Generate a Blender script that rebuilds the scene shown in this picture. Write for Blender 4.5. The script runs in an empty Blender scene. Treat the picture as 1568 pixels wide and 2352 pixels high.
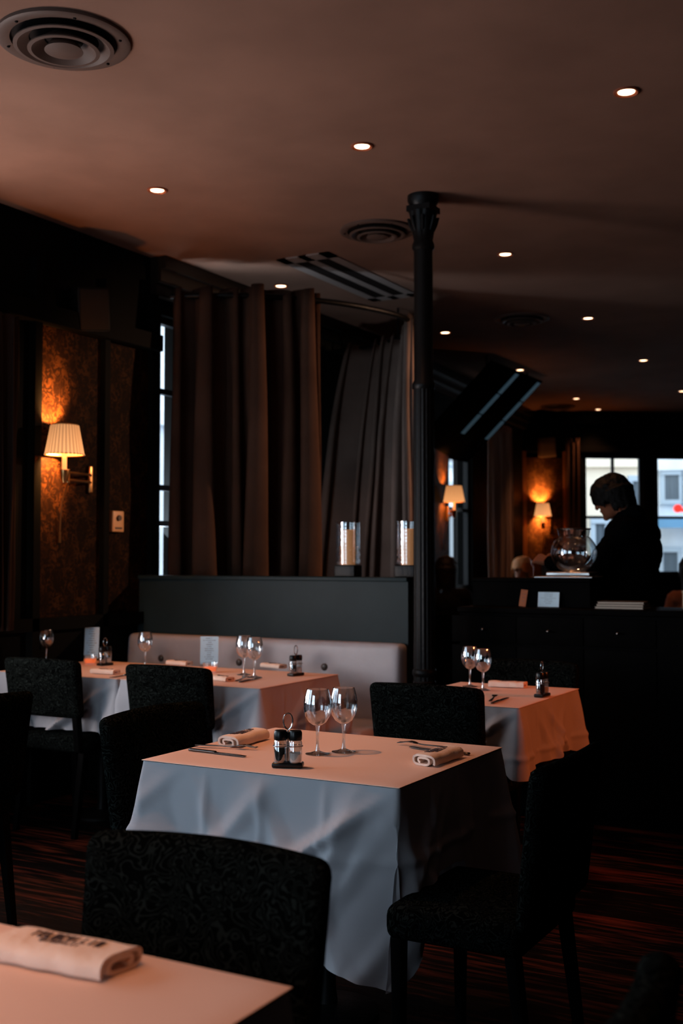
import bpy, bmesh, math, random
from mathutils import Vector, Matrix, noise
random.seed(7)
PI = math.pi
SC = bpy.context.scene
COL = SC.collection
SC.view_settings.view_transform = 'Standard'
# ------------------------------------------------------------------ camera
FPX = 2597.0; TH = math.radians(29.3); HE = 1.32; PITCH = math.atan(109/FPX)
Rv = Vector((math.cos(TH), math.sin(TH), 0)); Fh = Vector((-math.sin(TH), math.cos(TH), 0)); Zv = Vector((0,0,1))
Fc = Fh*math.cos(PITCH) + Zv*math.sin(PITCH); Uc = -Fh*math.sin(PITCH) + Zv*math.cos(PITCH)
EYE = Vector((0,0,HE))
def ray(px, py): return Fc + Rv*((px-784)/FPX) + Uc*((1176-py)/FPX)
def on_z(px, py, z):
    r = ray(px, py); return EYE + r*((z-HE)/r.z)
def on_y(px, py, Y):
    r = ray(px, py); return EYE + r*(Y/r.y)
def on_x(px, py, X):
    r = ray(px, py); return EYE + r*(X/r.x)
def at_d(px, py, d): return EYE + ray(px, py)*d
def on_seg(px, py, p0, p1):
    d = Vector((p1[0]-p0[0], p1[1]-p0[1], 0)); L = d.length; d /= L
    n = Vector((-d.y, d.x, 0)); r = ray(px, py)
    t = n.dot(Vector((p0[0], p0[1], 0))) / n.dot(r)
    P = EYE + r*t
    return d.dot(P - Vector((p0[0], p0[1], 0))), P.z, P
cam = bpy.data.cameras.new('camera'); co = bpy.data.objects.new('camera', cam); COL.objects.link(co)
M3 = Matrix((Rv, Uc, -Fc)).transposed()
co.matrix_world = Matrix.Translation(EYE) @ M3.to_4x4()
cam.sensor_fit = 'VERTICAL'; cam.sensor_height = 36; cam.lens = FPX/2352*36
cam.dof.use_dof = True; cam.dof.focus_distance = 3.3; cam.dof.aperture_fstop = 3.5
cam.clip_start = .05
SC.camera = co
# ------------------------------------------------------------------ materials
def newmat(name):
    m = bpy.data.materials.new(name); m.use_nodes = True
    return m, m.node_tree, m.node_tree.nodes['Principled BSDF']
def mat(name, c, rough=.5, metal=0, emit=None, es=0, sheen=0, bump=0, bscale=40, spec=None, var=0, vscale=6):
    m, t, b = newmat(name)
    b.inputs['Base Color'].default_value = (*c, 1); b.inputs['Roughness'].default_value = rough
    b.inputs['Metallic'].default_value = metal
    if spec is not None: b.inputs['Specular IOR Level'].default_value = spec
    if emit: b.inputs['Emission Color'].default_value = (*emit, 1); b.inputs['Emission Strength'].default_value = es
    if sheen: b.inputs['Sheen Weight'].default_value = sheen
    tc = t.nodes.new('ShaderNodeTexCoord')
    if var:
        n = t.nodes.new('ShaderNodeTexNoise'); n.inputs['Scale'].default_value = vscale; n.inputs['Detail'].default_value = 5
        t.links.new(tc.outputs['Object'], n.inputs['Vector'])
        r = t.nodes.new('ShaderNodeValToRGB')
        r.color_ramp.elements[0].position = .3; r.color_ramp.elements[1].position = .7
        r.color_ramp.elements[0].color = (*[x*(1-var) for x in c], 1); r.color_ramp.elements[1].color = (*[min(1, x*(1+var)) for x in c], 1)
        t.links.new(n.outputs['Fac'], r.inputs['Fac']); t.links.new(r.outputs['Color'], b.inputs['Base Color'])
    if bump:
        n = t.nodes.new('ShaderNodeTexNoise'); n.inputs['Scale'].default_value = bscale; n.inputs['Detail'].default_value = 4
        t.links.new(tc.outputs['Object'], n.inputs['Vector'])
        bp = t.nodes.new('ShaderNodeBump'); bp.inputs['Strength'].default_value = bump; bp.inputs['Distance'].default_value = .01
        t.links.new(n.outputs['Fac'], bp.inputs['Height']); t.links.new(bp.outputs['Normal'], b.inputs['Normal'])
    return m
def math_node(t, op, a, b=None, c=None):
    n = t.nodes.new('ShaderNodeMath'); n.operation = op
    for i, v in enumerate((a, b, c)):
        if v is None: continue
        if isinstance(v, (int, float)): n.inputs[i].default_value = v
        else: t.links.new(v, n.inputs[i])
    return n.outputs[0]
def damask(name, axis, dark, gold):
    m, t, b = newmat(name)
    g = t.nodes.new('ShaderNodeNewGeometry'); s = t.nodes.new('ShaderNodeSeparateXYZ'); t.links.new(g.outputs['Position'], s.inputs[0])
    u = s.outputs[axis]; v = s.outputs['Z']
    W, H = .19, .27
    nz = t.nodes.new('ShaderNodeTexNoise'); nz.inputs['Scale'].default_value = 22; nz.inputs['Detail'].default_value = 3; nz.inputs['Distortion'].default_value = 1.4
    t.links.new(g.outputs['Position'], nz.inputs['Vector'])
    cu = math_node(t, 'COSINE', math_node(t, 'MULTIPLY', u, 2*PI/W)); cv = math_node(t, 'COSINE', math_node(t, 'MULTIPLY', v, 2*PI/H))
    v1 = math_node(t, 'MULTIPLY', cu, cv)
    au = math_node(t, 'ABSOLUTE', math_node(t, 'SINE', math_node(t, 'MULTIPLY', u, PI/W)))
    ph = math_node(t, 'MULTIPLY_ADD', nz.outputs['Fac'], 20.0, math_node(t, 'MULTIPLY', v1, 2.2))
    curl = math_node(t, 'SINE', math_node(t, 'ADD', ph, math_node(t, 'MULTIPLY', au, 5.0)))
    tot = math_node(t, 'ADD', math_node(t, 'MULTIPLY', v1, .4), math_node(t, 'MULTIPLY', curl, .6))
    r = t.nodes.new('ShaderNodeValToRGB'); r.color_ramp.elements[0].position = .0; r.color_ramp.elements[1].position = .8
    r.color_ramp.elements[0].color = (*dark, 1); r.color_ramp.elements[1].color = (*gold, 1)
    t.links.new(tot, r.inputs['Fac']); t.links.new(r.outputs['Color'], b.inputs['Base Color'])
    b.inputs['Roughness'].default_value = .6; b.inputs['Specular IOR Level'].default_value = .03
    return m
def fabric_swirl(name, dark, light):
    m, t, b = newmat(name)
    tc = t.nodes.new('ShaderNodeTexCoord')
    n = t.nodes.new('ShaderNodeTexNoise'); n.inputs['Scale'].default_value = 24; n.inputs['Detail'].default_value = .5; n.inputs['Distortion'].default_value = 1.9
    t.links.new(tc.outputs['Object'], n.inputs['Vector'])
    f = math_node(t, 'SINE', math_node(t, 'MULTIPLY', n.outputs['Fac'], 40.0))
    r = t.nodes.new('ShaderNodeValToRGB'); r.color_ramp.elements[0].position = .45; r.color_ramp.elements[1].position = .7
    r.color_ramp.elements[0].color = (*dark, 1); r.color_ramp.elements[1].color = (*light, 1)
    t.links.new(f, r.inputs['Fac']); t.links.new(r.outputs['Color'], b.inputs['Base Color'])
    b.inputs['Roughness'].default_value = .8; b.inputs['Specular IOR Level'].default_value = .0
    return m
def plank(name):
    m, t, b = newmat(name)
    g = t.nodes.new('ShaderNodeNewGeometry'); s = t.nodes.new('ShaderNodeSeparateXYZ'); t.links.new(g.outputs['Position'], s.inputs[0])
    row = math_node(t, 'DIVIDE', s.outputs['Y'], .11); fr = math_node(t, 'FRACT', row); fl = math_node(t, 'FLOOR', row)
    wn = t.nodes.new('ShaderNodeTexWhiteNoise'); wn.noise_dimensions = '1D'; t.links.new(fl, wn.inputs['W'])
    mp = t.nodes.new('ShaderNodeCombineXYZ')
    t.links.new(math_node(t, 'ADD', math_node(t, 'MULTIPLY', s.outputs['X'], 1.6), math_node(t, 'MULTIPLY', wn.outputs['Value'], 30)), mp.inputs[0])
    t.links.new(math_node(t, 'MULTIPLY', s.outputs['Y'], 16), mp.inputs[1])
    nz = t.nodes.new('ShaderNodeTexNoise'); nz.inputs['Scale'].default_value = 2.2; nz.inputs['Detail'].default_value = 6; t.links.new(mp.outputs[0], nz.inputs['Vector'])
    r = t.nodes.new('ShaderNodeValToRGB'); r.color_ramp.elements[0].position = .48; r.color_ramp.elements[1].position = .74
    r.color_ramp.elements[0].color = (.002, .0012, .001, 1); r.color_ramp.elements[1].color = (.085, .018, .009, 1)
    t.links.new(math_node(t, 'ADD', nz.outputs['Fac'], math_node(t, 'MULTIPLY', math_node(t, 'SUBTRACT', wn.outputs['Value'], .5), .25)), r.inputs['Fac'])
    gap = math_node(t, 'GREATER_THAN', math_node(t, 'ABSOLUTE', math_node(t, 'SUBTRACT', fr, .5)), .46)
    mx = t.nodes.new('ShaderNodeMixRGB'); mx.inputs[2].default_value = (.001, .001, .001, 1)
    t.links.new(gap, mx.inputs[0]); t.links.new(r.outputs['Color'], mx.inputs[1]); t.links.new(mx.outputs[0], b.inputs['Base Color'])
    rr = math_node(t, 'MULTIPLY_ADD', nz.outputs['Fac'], .5, .26); t.links.new(rr, b.inputs['Roughness']); b.inputs['Specular IOR Level'].default_value = .08
    bp = t.nodes.new('ShaderNodeBump'); bp.inputs['Strength'].default_value = .4; bp.inputs['Distance'].default_value = .004
    t.links.new(math_node(t, 'SUBTRACT', nz.outputs['Fac'], gap), bp.inputs['Height']); t.links.new(bp.outputs['Normal'], b.inputs['Normal'])
    return m
def thin_glass(name, tint=(1,1,1), k=.9, base=.05):
    m = bpy.data.materials.new(name); m.use_nodes = True; t = m.node_tree; t.nodes.clear()
    o = t.nodes.new('ShaderNodeOutputMaterial'); mx = t.nodes.new('ShaderNodeMixShader')
    tr = t.nodes.new('ShaderNodeBsdfTransparent'); tr.inputs[0].default_value = (*tint, 1)
    gl = t.nodes.new('ShaderNodeBsdfGlossy'); gl.inputs['Roughness'].default_value = .05; gl.inputs[0].default_value = (.97, .98, 1, 1)
    lw = t.nodes.new('ShaderNodeLayerWeight'); lw.inputs['Blend'].default_value = .35
    f = math_node(t, 'MINIMUM', math_node(t, 'MULTIPLY_ADD', math_node(t, 'POWER', lw.outputs['Facing'], 2.0), k, base), .95)
    t.links.new(f, mx.inputs[0]); t.links.new(tr.outputs[0], mx.inputs[1]); t.links.new(gl.outputs[0], mx.inputs[2]); t.links.new(mx.outputs[0], o.inputs[0])
    return m
def pleated(name):
    m, t, b = newmat(name); tc = t.nodes.new('ShaderNodeTexCoord'); s = t.nodes.new('ShaderNodeSeparateXYZ'); t.links.new(tc.outputs['Object'], s.inputs[0])
    a = math_node(t, 'ARCTAN2', s.outputs['Y'], s.outputs['X']); c = math_node(t, 'COSINE', math_node(t, 'MULTIPLY', a, 30.0))
    z = math_node(t, 'MULTIPLY', math_node(t, 'SUBTRACT', .27, s.outputs['Z']), 3.2)
    st = math_node(t, 'MULTIPLY', math_node(t, 'MULTIPLY_ADD', c, .32, .78), math_node(t, 'ADD', z, .62))
    t.links.new(st, b.inputs['Emission Strength']); b.inputs['Emission Color'].default_value = (1, .42, .15, 1)
    b.inputs['Base Color'].default_value = (.5, .3, .15, 1); b.inputs['Roughness'].default_value = .9
    return m
MT = {}
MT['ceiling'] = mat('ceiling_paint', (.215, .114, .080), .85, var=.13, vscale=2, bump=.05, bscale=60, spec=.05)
MT['black_wall'] = mat('black_painted_wood', (.003, .0032, .003), .55, bump=.05, bscale=8, spec=.02)
MT['board'] = mat('matt_black_board', (.0016, .0016, .0016), .9, bump=.05, bscale=8, spec=0)
MT['floor'] = plank('dark_floorboards')
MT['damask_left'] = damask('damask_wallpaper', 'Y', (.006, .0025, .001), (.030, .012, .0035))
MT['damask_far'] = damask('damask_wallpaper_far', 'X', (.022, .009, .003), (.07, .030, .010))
MT['partition'] = mat('teal_black_lacquer', (.014, .026, .029), .5, var=.1, spec=.15)
MT['leather'] = mat('grey_leather', (.40, .385, .41), .45, bump=.12, bscale=30, var=.08)
MT['button'] = mat('leather_button', (.05, .04, .035), .4)
MT['chair'] = fabric_swirl('swirl_chair_fabric', (.0015, .0018, .0017), (.0095, .0120, .0110))
MT['wood'] = mat('black_stained_wood', (.0020, .0019, .0019), .5, var=.2, vscale=20, spec=.01)
MT['cloth'] = mat('linen_tablecloth', (.40, .405, .435), .85, bump=.25, bscale=12, spec=.1)
MT['paper'] = mat('paper_table_sheet', (.84, .60, .50), .65, bump=.03, bscale=12, spec=.2)
MT['napkin'] = mat('cotton_napkin', (.90, .70, .58), .85, bump=.25, bscale=90)
MT['print'] = mat('napkin_print', (.06, .03, .028), .7)
MT['ink'] = mat('card_ink', (.10, .12, .16), .7)
MT['steel'] = mat('cutlery_steel', (.14, .12, .11), .22, 1)
MT['glass'] = thin_glass('clear_glass', (.95, .96, .96), 1.4, .18)
MT['bowl_glass'] = thin_glass('thick_clear_glass', (.86, .90, .91), 1.3, .25)
MT['black_plastic'] = mat('black_plastic', (.004, .004, .004), .3, spec=.3)
MT['chrome'] = mat('chrome_wire', (.45, .43, .42), .15, 1)
MT['knob'] = mat('dull_metal_knob', (.20, .18, .17), .3, 1)
MT['pepper'] = mat('pepper_grains', (.03, .02, .015), .8, bump=.5, bscale=300)
MT['salt'] = mat('salt_grains', (.75, .72, .68), .8)
MT['card'] = mat('menu_card', (.62, .86, 1.0), .6)
MT['amber'] = mat('amber_votive_glass', (.65, .12, .02), .2, emit=(1, .16, .03), es=.75)
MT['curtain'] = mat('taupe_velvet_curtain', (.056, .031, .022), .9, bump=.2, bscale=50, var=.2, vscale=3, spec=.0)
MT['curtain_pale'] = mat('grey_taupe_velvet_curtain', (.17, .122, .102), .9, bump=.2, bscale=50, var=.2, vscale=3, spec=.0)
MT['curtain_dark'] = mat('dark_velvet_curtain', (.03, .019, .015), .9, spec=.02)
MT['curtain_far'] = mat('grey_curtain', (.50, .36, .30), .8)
MT['iron'] = mat('black_cast_iron', (.0035, .0035, .0035), .4, 0, bump=.15, bscale=60, spec=.15)
MT['shade'] = pleated('pleated_cream_shade')
MT['brass'] = mat('dark_brass', (.60, .32, .12), .3, 1)
MT['ivory'] = mat('ivory_tube', (.8, .55, .35), .5, emit=(1, .4, .12), es=.6)
MT['spot'] = mat('spotlight_lens', (1, .8, .6), .4, emit=(1, .62, .36), es=8)
MT['rim'] = mat('spotlight_rim', (.35, .10, .05), .4, .4)
MT['vent'] = mat('vent_enamel', (.088, .052, .040), .5, spec=.15)
MT['vent_pale'] = mat('pale_vent_enamel', (.24, .185, .165), .5)
MT['vent_dark'] = mat('vent_gap', (.010, .006, .005), .8, spec=.1)
MT['speaker'] = mat('speaker_shell', (.006, .0055, .005), .5, spec=.1)
MT['grille'] = mat('speaker_grille', (.018, .013, .010), .7, bump=.8, bscale=500, spec=.1)
MT['speaker_far'] = mat('pale_speaker_shell', (.26, .16, .10), .6)
MT['beige'] = mat('beige_plastic', (.62, .33, .14), .45)
MT['wax'] = mat('cream_candle_wax', (.80, .50, .28), .5, emit=(1, .45, .18), es=.20)
MT['frame'] = mat('dark_window_frame', (.005, .006, .007), .4, spec=.2)
MT['bluestrip'] = mat('painted_blue_reflection', (.02, .05, .07), .3, emit=(.25, .5, .7), es=.06, spec=.05)  # blue reflections on the panel, painted with base colour and a faint glow
MT['facade'] = mat('cream_stone_facade', (.84, .73, .58), .8, var=.12, vscale=.8)
MT['facade_grey'] = mat('grey_stone_facade', (.74, .80, .86), .8, var=.15, vscale=1.2)
MT['facade_glass'] = mat('facade_window', (.10, .13, .16), .3)
MT['shutter'] = mat('facade_trim', (.40, .48, .56), .6)
MT['asphalt'] = mat('street_paving', (.45, .45, .47), .8)
MT['neon'] = mat('red_sign', (.8, .03, .02), .4, emit=(1, .03, .02), es=1.2)
MT['awning'] = mat('blue_awning', (.12, .28, .45), .7)
MT['jacket'] = mat('black_jacket_cloth', (.0024, .0024, .0026), .85, spec=.0)
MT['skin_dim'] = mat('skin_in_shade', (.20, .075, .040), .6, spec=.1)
MT['skin'] = mat('skin', (.26, .105, .06), .55, spec=.15)
MT['skin2'] = mat('pale_skin', (.55, .27, .17), .5)
MT['black_hair'] = mat('black_hair', (.003, .003, .003), .6, bump=.9, bscale=60, spec=.1)
MT['blonde'] = mat('blonde_hair', (.9, .36, .12), .5, bump=.7, bscale=40)
MT['brown_hair'] = mat('brown_hair', (.014, .009, .006), .5, bump=.7, bscale=40, spec=.2)
MT['sweater'] = mat('dark_sweater', (.006, .006, .007), .8, spec=.05)
MT['orange_top'] = mat('orange_top', (.25, .07, .02), .8)
MT['eye'] = mat('dark_eye', (.01, .008, .006), .2)
MT['stainless'] = mat('brushed_stainless', (.42, .41, .40), .28, 1)
MT['orange_card'] = mat('orange_card', (.55, .17, .06), .6)
MT['cream_box'] = mat('cream_card_box', (.35, .22, .14), .6)
MT['book'] = mat('menu_leatherette', (.05, .03, .02), .5)
MT['book_pages'] = mat('menu_pages', (.45, .36, .28), .7)
MT['cornice'] = mat('brown_black_moulding', (.012, .008, .006), .35, spec=.2)
MT['lit_wood'] = mat('warm_wood_moulding', (.22, .08, .025), .4)
# ------------------------------------------------------------------ mesh helpers
def box(bm, x0, x1, y0, y1, z0, z1, M=None):
    vs = [bm.verts.new((x, y, z)) for x in (x0, x1) for y in (y0, y1) for z in (z0, z1)]
    for f in ((0,1,3,2), (4,6,7,5), (0,4,5,1), (2,3,7,6), (0,2,6,4), (1,5,7,3)): bm.faces.new([vs[i] for i in f])
    if M is not None:
        for v in vs: v.co = M @ v.co
    return vs
def rbox(bm, c, s, r, n=(3,3,3), fn=None, k=3):
    ax = []
    for i in range(3):
        h = s[i]/2; a = [-h + r*(1-math.cos(j/k*PI/2)) for j in range(k)]
        mid = [(-h+r) + (2*h-2*r)*j/n[i] for j in range(n[i]+1)]
        ax.append(a + mid + [-x for x in reversed(a)])
    cache = {}
    def V(p):
        key = tuple(round(x, 6) for x in p)
        if key in cache: return cache[key]
        q = Vector([max(-s[i]/2+r, min(s[i]/2-r, p[i])) for i in range(3)]); d = Vector(p)-q
        P = q + d.normalized()*r if d.length > 1e-9 else Vector(p)
        P = P + Vector(c)
        if fn: P = Vector(fn(P))
        cache[key] = bm.verts.new(P); return cache[key]
    for a in range(3):
        b_, c_ = (a+1) % 3, (a+2) % 3
        for sg in (-1, 1):
            for i in range(len(ax[b_])-1):
                for j in range(len(ax[c_])-1):
                    pts = []
                    for (ii, jj) in ((i,j), (i+1,j), (i+1,j+1), (i,j+1)):
                        p = [0,0,0]; p[a] = sg*s[a]/2; p[b_] = ax[b_][ii]; p[c_] = ax[c_][jj]; pts.append(V(p))
                    if sg < 0: pts.reverse()
                    try: bm.faces.new(pts)
                    except ValueError: pass
def lathe(bm, prof, seg=32, c=(0,0,0), fn=None, M=None):
    rings = []
    for (r, z) in prof:
        if r < 1e-6:
            p = Vector((0, 0, z)); p = (M @ p if M else p) + Vector(c); rings.append([bm.verts.new(p)])
        else:
            ring = []
            for i in range(seg):
                a = 2*PI*i/seg; rr = r*(fn(a, z) if fn else 1)
                p = Vector((rr*math.cos(a), rr*math.sin(a), z)); p = (M @ p if M else p) + Vector(c); ring.append(bm.verts.new(p))
            rings.append(ring)
    for A, B in zip(rings, rings[1:]):
        for i in range(seg):
            j = (i+1) % seg
            if len(A) == 1 and len(B) == 1: continue
            if len(A) == 1: bm.faces.new((A[0], B[j], B[i]))
            elif len(B) == 1: bm.faces.new((A[i], A[j], B[0]))
            else: bm.faces.new((A[i], A[j], B[j], B[i]))
def tube(bm, pts, r, seg=10, closed=False):
    pts = [Vector(p) for p in pts]; n = len(pts); rings = []
    up = None
    for i, p in enumerate(pts):
        if closed: t = pts[(i+1) % n]-pts[i-1]
        else: t = pts[min(i+1, n-1)]-pts[max(i-1, 0)]
        t.normalize()
        if up is None: up = t.orthogonal().normalized()
        up = (up - t*up.dot(t)); up = up.normalized() if up.length > 1e-6 else t.orthogonal().normalized()
        w = t.cross(up); rr = r[i] if isinstance(r, (list, tuple)) else r
        rings.append([bm.verts.new(p + (up*math.cos(2*PI*k/seg) + w*math.sin(2*PI*k/seg))*rr) for k in range(seg)])
    m = n if closed else n-1
    for i in range(m):
        A, B = rings[i], rings[(i+1) % n]
        for k in range(seg): bm.faces.new((A[k], A[(k+1) % seg], B[(k+1) % seg], B[k]))
    if not closed:
        bm.faces.new(rings[0][::-1]); bm.faces.new(rings[-1])
def ell(bm, c, r, M=None):
    T = Matrix.Translation(Vector(c)) @ Matrix.Diagonal((r[0], r[1], r[2], 1))
    if M is not None: T = M @ T
    bmesh.ops.create_icosphere(bm, subdivisions=3, radius=1, matrix=T)
def cap(bm, p1, r1, p2, r2, M=None):
    p1, p2 = Vector(p1), Vector(p2)
    if M is not None: p1, p2 = M @ p1, M @ p2
    t = (p2-p1); L = t.length
    if L < 1e-6: return
    t.normalize(); u = t.orthogonal().normalized(); w = t.cross(u); pts = []
    for i in range(4): a = -PI/2 + i/4*PI/2; pts.append((p1 + t*r1*math.sin(a), max(r1*math.cos(a), 1e-4)))
    for i in range(5): a = i/4*PI/2; pts.append((p2 + t*r2*math.sin(a), max(r2*math.cos(a), 1e-4)))
    rings = [[bm.verts.new(p + (u*math.cos(2*PI*k/12) + w*math.sin(2*PI*k/12))*r) for k in range(12)] for p, r in pts]
    for A, B in zip(rings, rings[1:]):
        for k in range(12): bm.faces.new((A[k], A[(k+1) % 12], B[(k+1) % 12], B[k]))
    bm.faces.new(rings[0][::-1]); bm.faces.new(rings[-1])
def obj(name, bm, m, parent=None, smooth=True, angle=40, recalc=True):
    if recalc: bmesh.ops.recalc_face_normals(bm, faces=bm.faces)
    me = bpy.data.meshes.new(name); bm.to_mesh(me); bm.free()
    if smooth:
        for p in me.polygons: p.use_smooth = True
        me.set_sharp_from_angle(angle=math.radians(angle))
    o = bpy.data.objects.new(name, me); COL.objects.link(o)
    if m is not None: me.materials.append(MT[m] if isinstance(m, str) else m)
    if parent: o.parent = parent
    return o
def struct(name, bm, m, **k):
    o = obj(name, bm, m, **k)
    if not o.parent: o['kind'] = 'structure'
    return o
def tag(o, label, cat, group=None):
    o['label'] = label; o['category'] = cat
    if group: o['group'] = group
    return o
def thing(name, label, cat, loc=(0,0,0), rz=0, group=None):
    o = bpy.data.objects.new(name, None); COL.objects.link(o); o.location = loc; o.rotation_euler = (0, 0, rz)
    o.empty_display_size = .1
    return tag(o, label, cat, group)
def dup(root, loc, rz, label, group=None):
    def cp(o, par):
        c = o.copy(); COL.objects.link(c); c.parent = par
        for ch in list(o.children):
            if ch.type in ('MESH', 'EMPTY'): cp(ch, c)
        return c
    r = cp(root, None); r.location = loc; r.rotation_euler = (0, 0, rz); r['label'] = label
    if group: r['group'] = group
    elif 'group' in r: del r['group']
    return r
B = bmesh.new
# ------------------------------------------------------------------ people (built first)
def remesh(bm, vox, name, m, parent, smooth=4, disp=0):
    me = bpy.data.meshes.new('tmp'); bm.to_mesh(me); bm.free(); o = bpy.data.objects.new('tmp', me); COL.objects.link(o)
    r = o.modifiers.new('r', 'REMESH'); r.mode = 'VOXEL'; r.voxel_size = vox; r.use_smooth_shade = True
    s = o.modifiers.new('s', 'SMOOTH'); s.factor = .5; s.iterations = smooth
    bpy.context.view_layer.update(); dg = bpy.context.evaluated_depsgraph_get()
    nm = bpy.data.meshes.new_from_object(o.evaluated_get(dg)); bpy.data.objects.remove(o); bpy.data.meshes.remove(me)
    nm.name = name; nm.materials.clear(); nm.materials.append(MT[m])
    for p in nm.polygons: p.use_smooth = True
    if disp:
        for v in nm.vertices: v.co += v.normal*disp*noise.noise(v.co*45)
    n = bpy.data.objects.new(name, nm); COL.objects.link(n); n.parent = parent; return n
def hand(bm, w, d, pn, sd, curl=.7):
    w, d, pn, sd = Vector(w), Vector(d).normalized(), Vector(pn).normalized(), Vector(sd).normalized()
    for k in range(-1, 2): cap(bm, w + sd*k*.012, .017, w + d*.075 + sd*k*.022, .014)
    for i, (o, L) in enumerate(((.030, .068), (.010, .078), (-.010, .072), (-.029, .056))):
        b = w + d*.082 + sd*o; dd = d.copy(); r = .0095
        for j, f in enumerate((.45, .32, .23)):
            dd = (dd*math.cos(curl*(.5+.25*j)) + pn*math.sin(curl*(.5+.25*j))).normalized(); e = b + dd*L*f; cap(bm, b, r, e, r*.88); b = e; r *= .9
    b = w + d*.02 + sd*.026; e = b + (d*.6+sd*.7+pn*.3).normalized()*.04; cap(bm, b, .013, e, .0105); f = e + (d*.8+sd*.1+pn*.5).normalized()*.03; cap(bm, e, .0105, f, .0085)
def person(label, loc, face, sit, skin, hair, top, bottom, pitch=0., yaw=0., vox=.007, arms=None, longhair=False, wide=0.):
    """local frame: +X forward, +Y left"""
    t = thing('person', label, 'person', loc, face)
    dz = -.45 if sit else 0
    H = Vector((.03, 0, 1.52+dz))
    HM = Matrix.Translation(H) @ Matrix.Rotation(yaw, 4, 'Z') @ Matrix.Rotation(pitch, 4, 'Y') @ Matrix.Translation(-H)
    def torso(bm, g):
        ell(bm, (0, 0, 1.0+dz), (.115+g, .16+g, .14+g)); ell(bm, (0, 0, 1.17+dz), (.112+g, .145+g, .17+g)); ell(bm, (0, 0, 1.34+dz), (.122+g, .168+g, .15+g))
        cap(bm, (-.01, -.15, 1.435+dz), .062+g, (-.01, .15, 1.435+dz), .062+g); cap(bm, (-.01, 0, 1.42+dz), .08+g, (.01, 0, 1.49+dz), .058+g)
    if arms is None: arms = [((.04, s*.23, 1.17+dz), (.27, s*.14, 1.09+dz)) for s in (-1, 1)]
    def limbs(bm, g, upper=True, lower=True):
        if upper:
            for s, (el, wr) in zip((-1, 1), arms):
                cap(bm, (-.01, s*.175, 1.43+dz), .052+g, el, .041+g); cap(bm, el, .040+g, wr, .027+g)
        if lower:
            for s in (-1, 1):
                if sit: hp, kn, an = (0, s*.09, .53), (.43, s*.10, .50), (.42, s*.10, .10)
                else: hp, kn, an = (0, s*.09, .93), (.015, s*.10, .50), (-.01, s*.11, .10)
                cap(bm, hp, .085+g, kn, .056+g); cap(bm, kn, .055+g, an, .038+g)
    bm = B(); torso(bm, 0); limbs(bm, 0)
    for s in (-1, 1):
        x, y = (.42, .10) if sit else (-.01, .11); cap(bm, (x-.02, s*y, .055), .04, (x+.14, s*y*1.08, .04), .032)
    cap(bm, (.0, 0, 1.46+dz), .056, (.035, 0, 1.58+dz), .05, None)
    hc = Vector((.055, 0, 1.675+dz))
    ell(bm, hc, (.096, .076, .112), HM); ell(bm, hc+Vector((.035, 0, -.062)), (.058, .052, .055), HM)
    cap(bm, hc+Vector((.092, 0, .012)), .010, hc+Vector((.110, 0, -.022)), .013, HM)
    cap(bm, hc+Vector((.090, -.017, -.052)), .0065, hc+Vector((.090, .017, -.052)), .0065, HM)
    cap(bm, hc+Vector((.083, -.032, .028)), .009, hc+Vector((.083, .032, .028)), .009, HM)
    ell(bm, hc+Vector((.078, 0, -.098)), (.02, .02, .016), HM)
    for s in (-1, 1): ell(bm, hc+Vector((-.005, s*.077, -.01)), (.018, .009, .03), HM)
    for s, (el, wr) in zip((-1, 1), arms):
        d = (Vector(wr)-Vector(el)).normalized(); d2 = (d + Vector((0, -s*.25, -.1))).normalized()
        pn = Vector((0, -s*.75, -.65)); pn = (pn - d2*pn.dot(d2)).normalized(); sdv = d2.cross(pn)
        if sdv.z < 0: sdv = -sdv
        hand(bm, wr, d2, pn, sdv)
    remesh(bm, vox, 'body', skin, t, 2)
    bm = B(); torso(bm, .016+wide)
    for s, (el, wr) in zip((-1, 1), arms):
        cap(bm, (-.01, s*.175, 1.43+dz), .066+wide*.6, el, .056+wide*.6); w2 = Vector(wr)*.93+Vector(el)*.07; cap(bm, el, .055+wide*.6, w2, .041)
    if not sit: cap(bm, (0, -.06, .93), .125+wide, (0, .06, .93), .125+wide)
    cap(bm, (-.02, 0, 1.47+dz), .078, (-.012, 0, 1.54+dz), .070)
    remesh(bm, max(vox, .009), 'jacket' if not sit else 'top', top, t, 3, .005)
    bm = B(); limbs(bm, .012, False, True); cap(bm, (0, -.07, .95+(dz+.03 if sit else 0)), .12, (0, .07, .95+(dz+.03 if sit else 0)), .12)
    remesh(bm, .012, 'trousers', bottom, t, 3)
    for s in (-1, 1):
        x, y = (.42, .10) if sit else (-.01, .11)
        bm = B(); cap(bm, (x-.03, s*y, .052), .05, (x+.15, s*y*1.08, .042), .04); obj('shoe', bm, 'black_plastic', t)
    for s in (-1, 1):
        bm = B(); ell(bm, hc+Vector((.083, s*.031, .008)), (.010, .013, .008), HM); obj('eye', bm, 'eye', t)
    bm = B(); ell(bm, hc+Vector((-.022, 0, .024)), (.104, .096, .110), HM); ell(bm, hc+Vector((.012, 0, .058)), (.096, .092, .070), HM)
    rnd = random.Random(3)
    for k in range(30):      # straight fringe and side locks falling from the crown
        a = -1.9+3.8*k/29; p0 = hc+Vector((.05*math.cos(a), .06*math.sin(a), .105)); m1 = hc+Vector((.100*math.cos(a), .092*math.sin(a), .055)); p1 = hc+Vector((.112*math.cos(a), .101*math.sin(a), -.002-(.035 if abs(a) > .9 else 0)+rnd.uniform(-.022, .018)))
        cap(bm, p0, .014, m1, .013, HM); cap(bm, m1, .013, p1, .006, HM)
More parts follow.
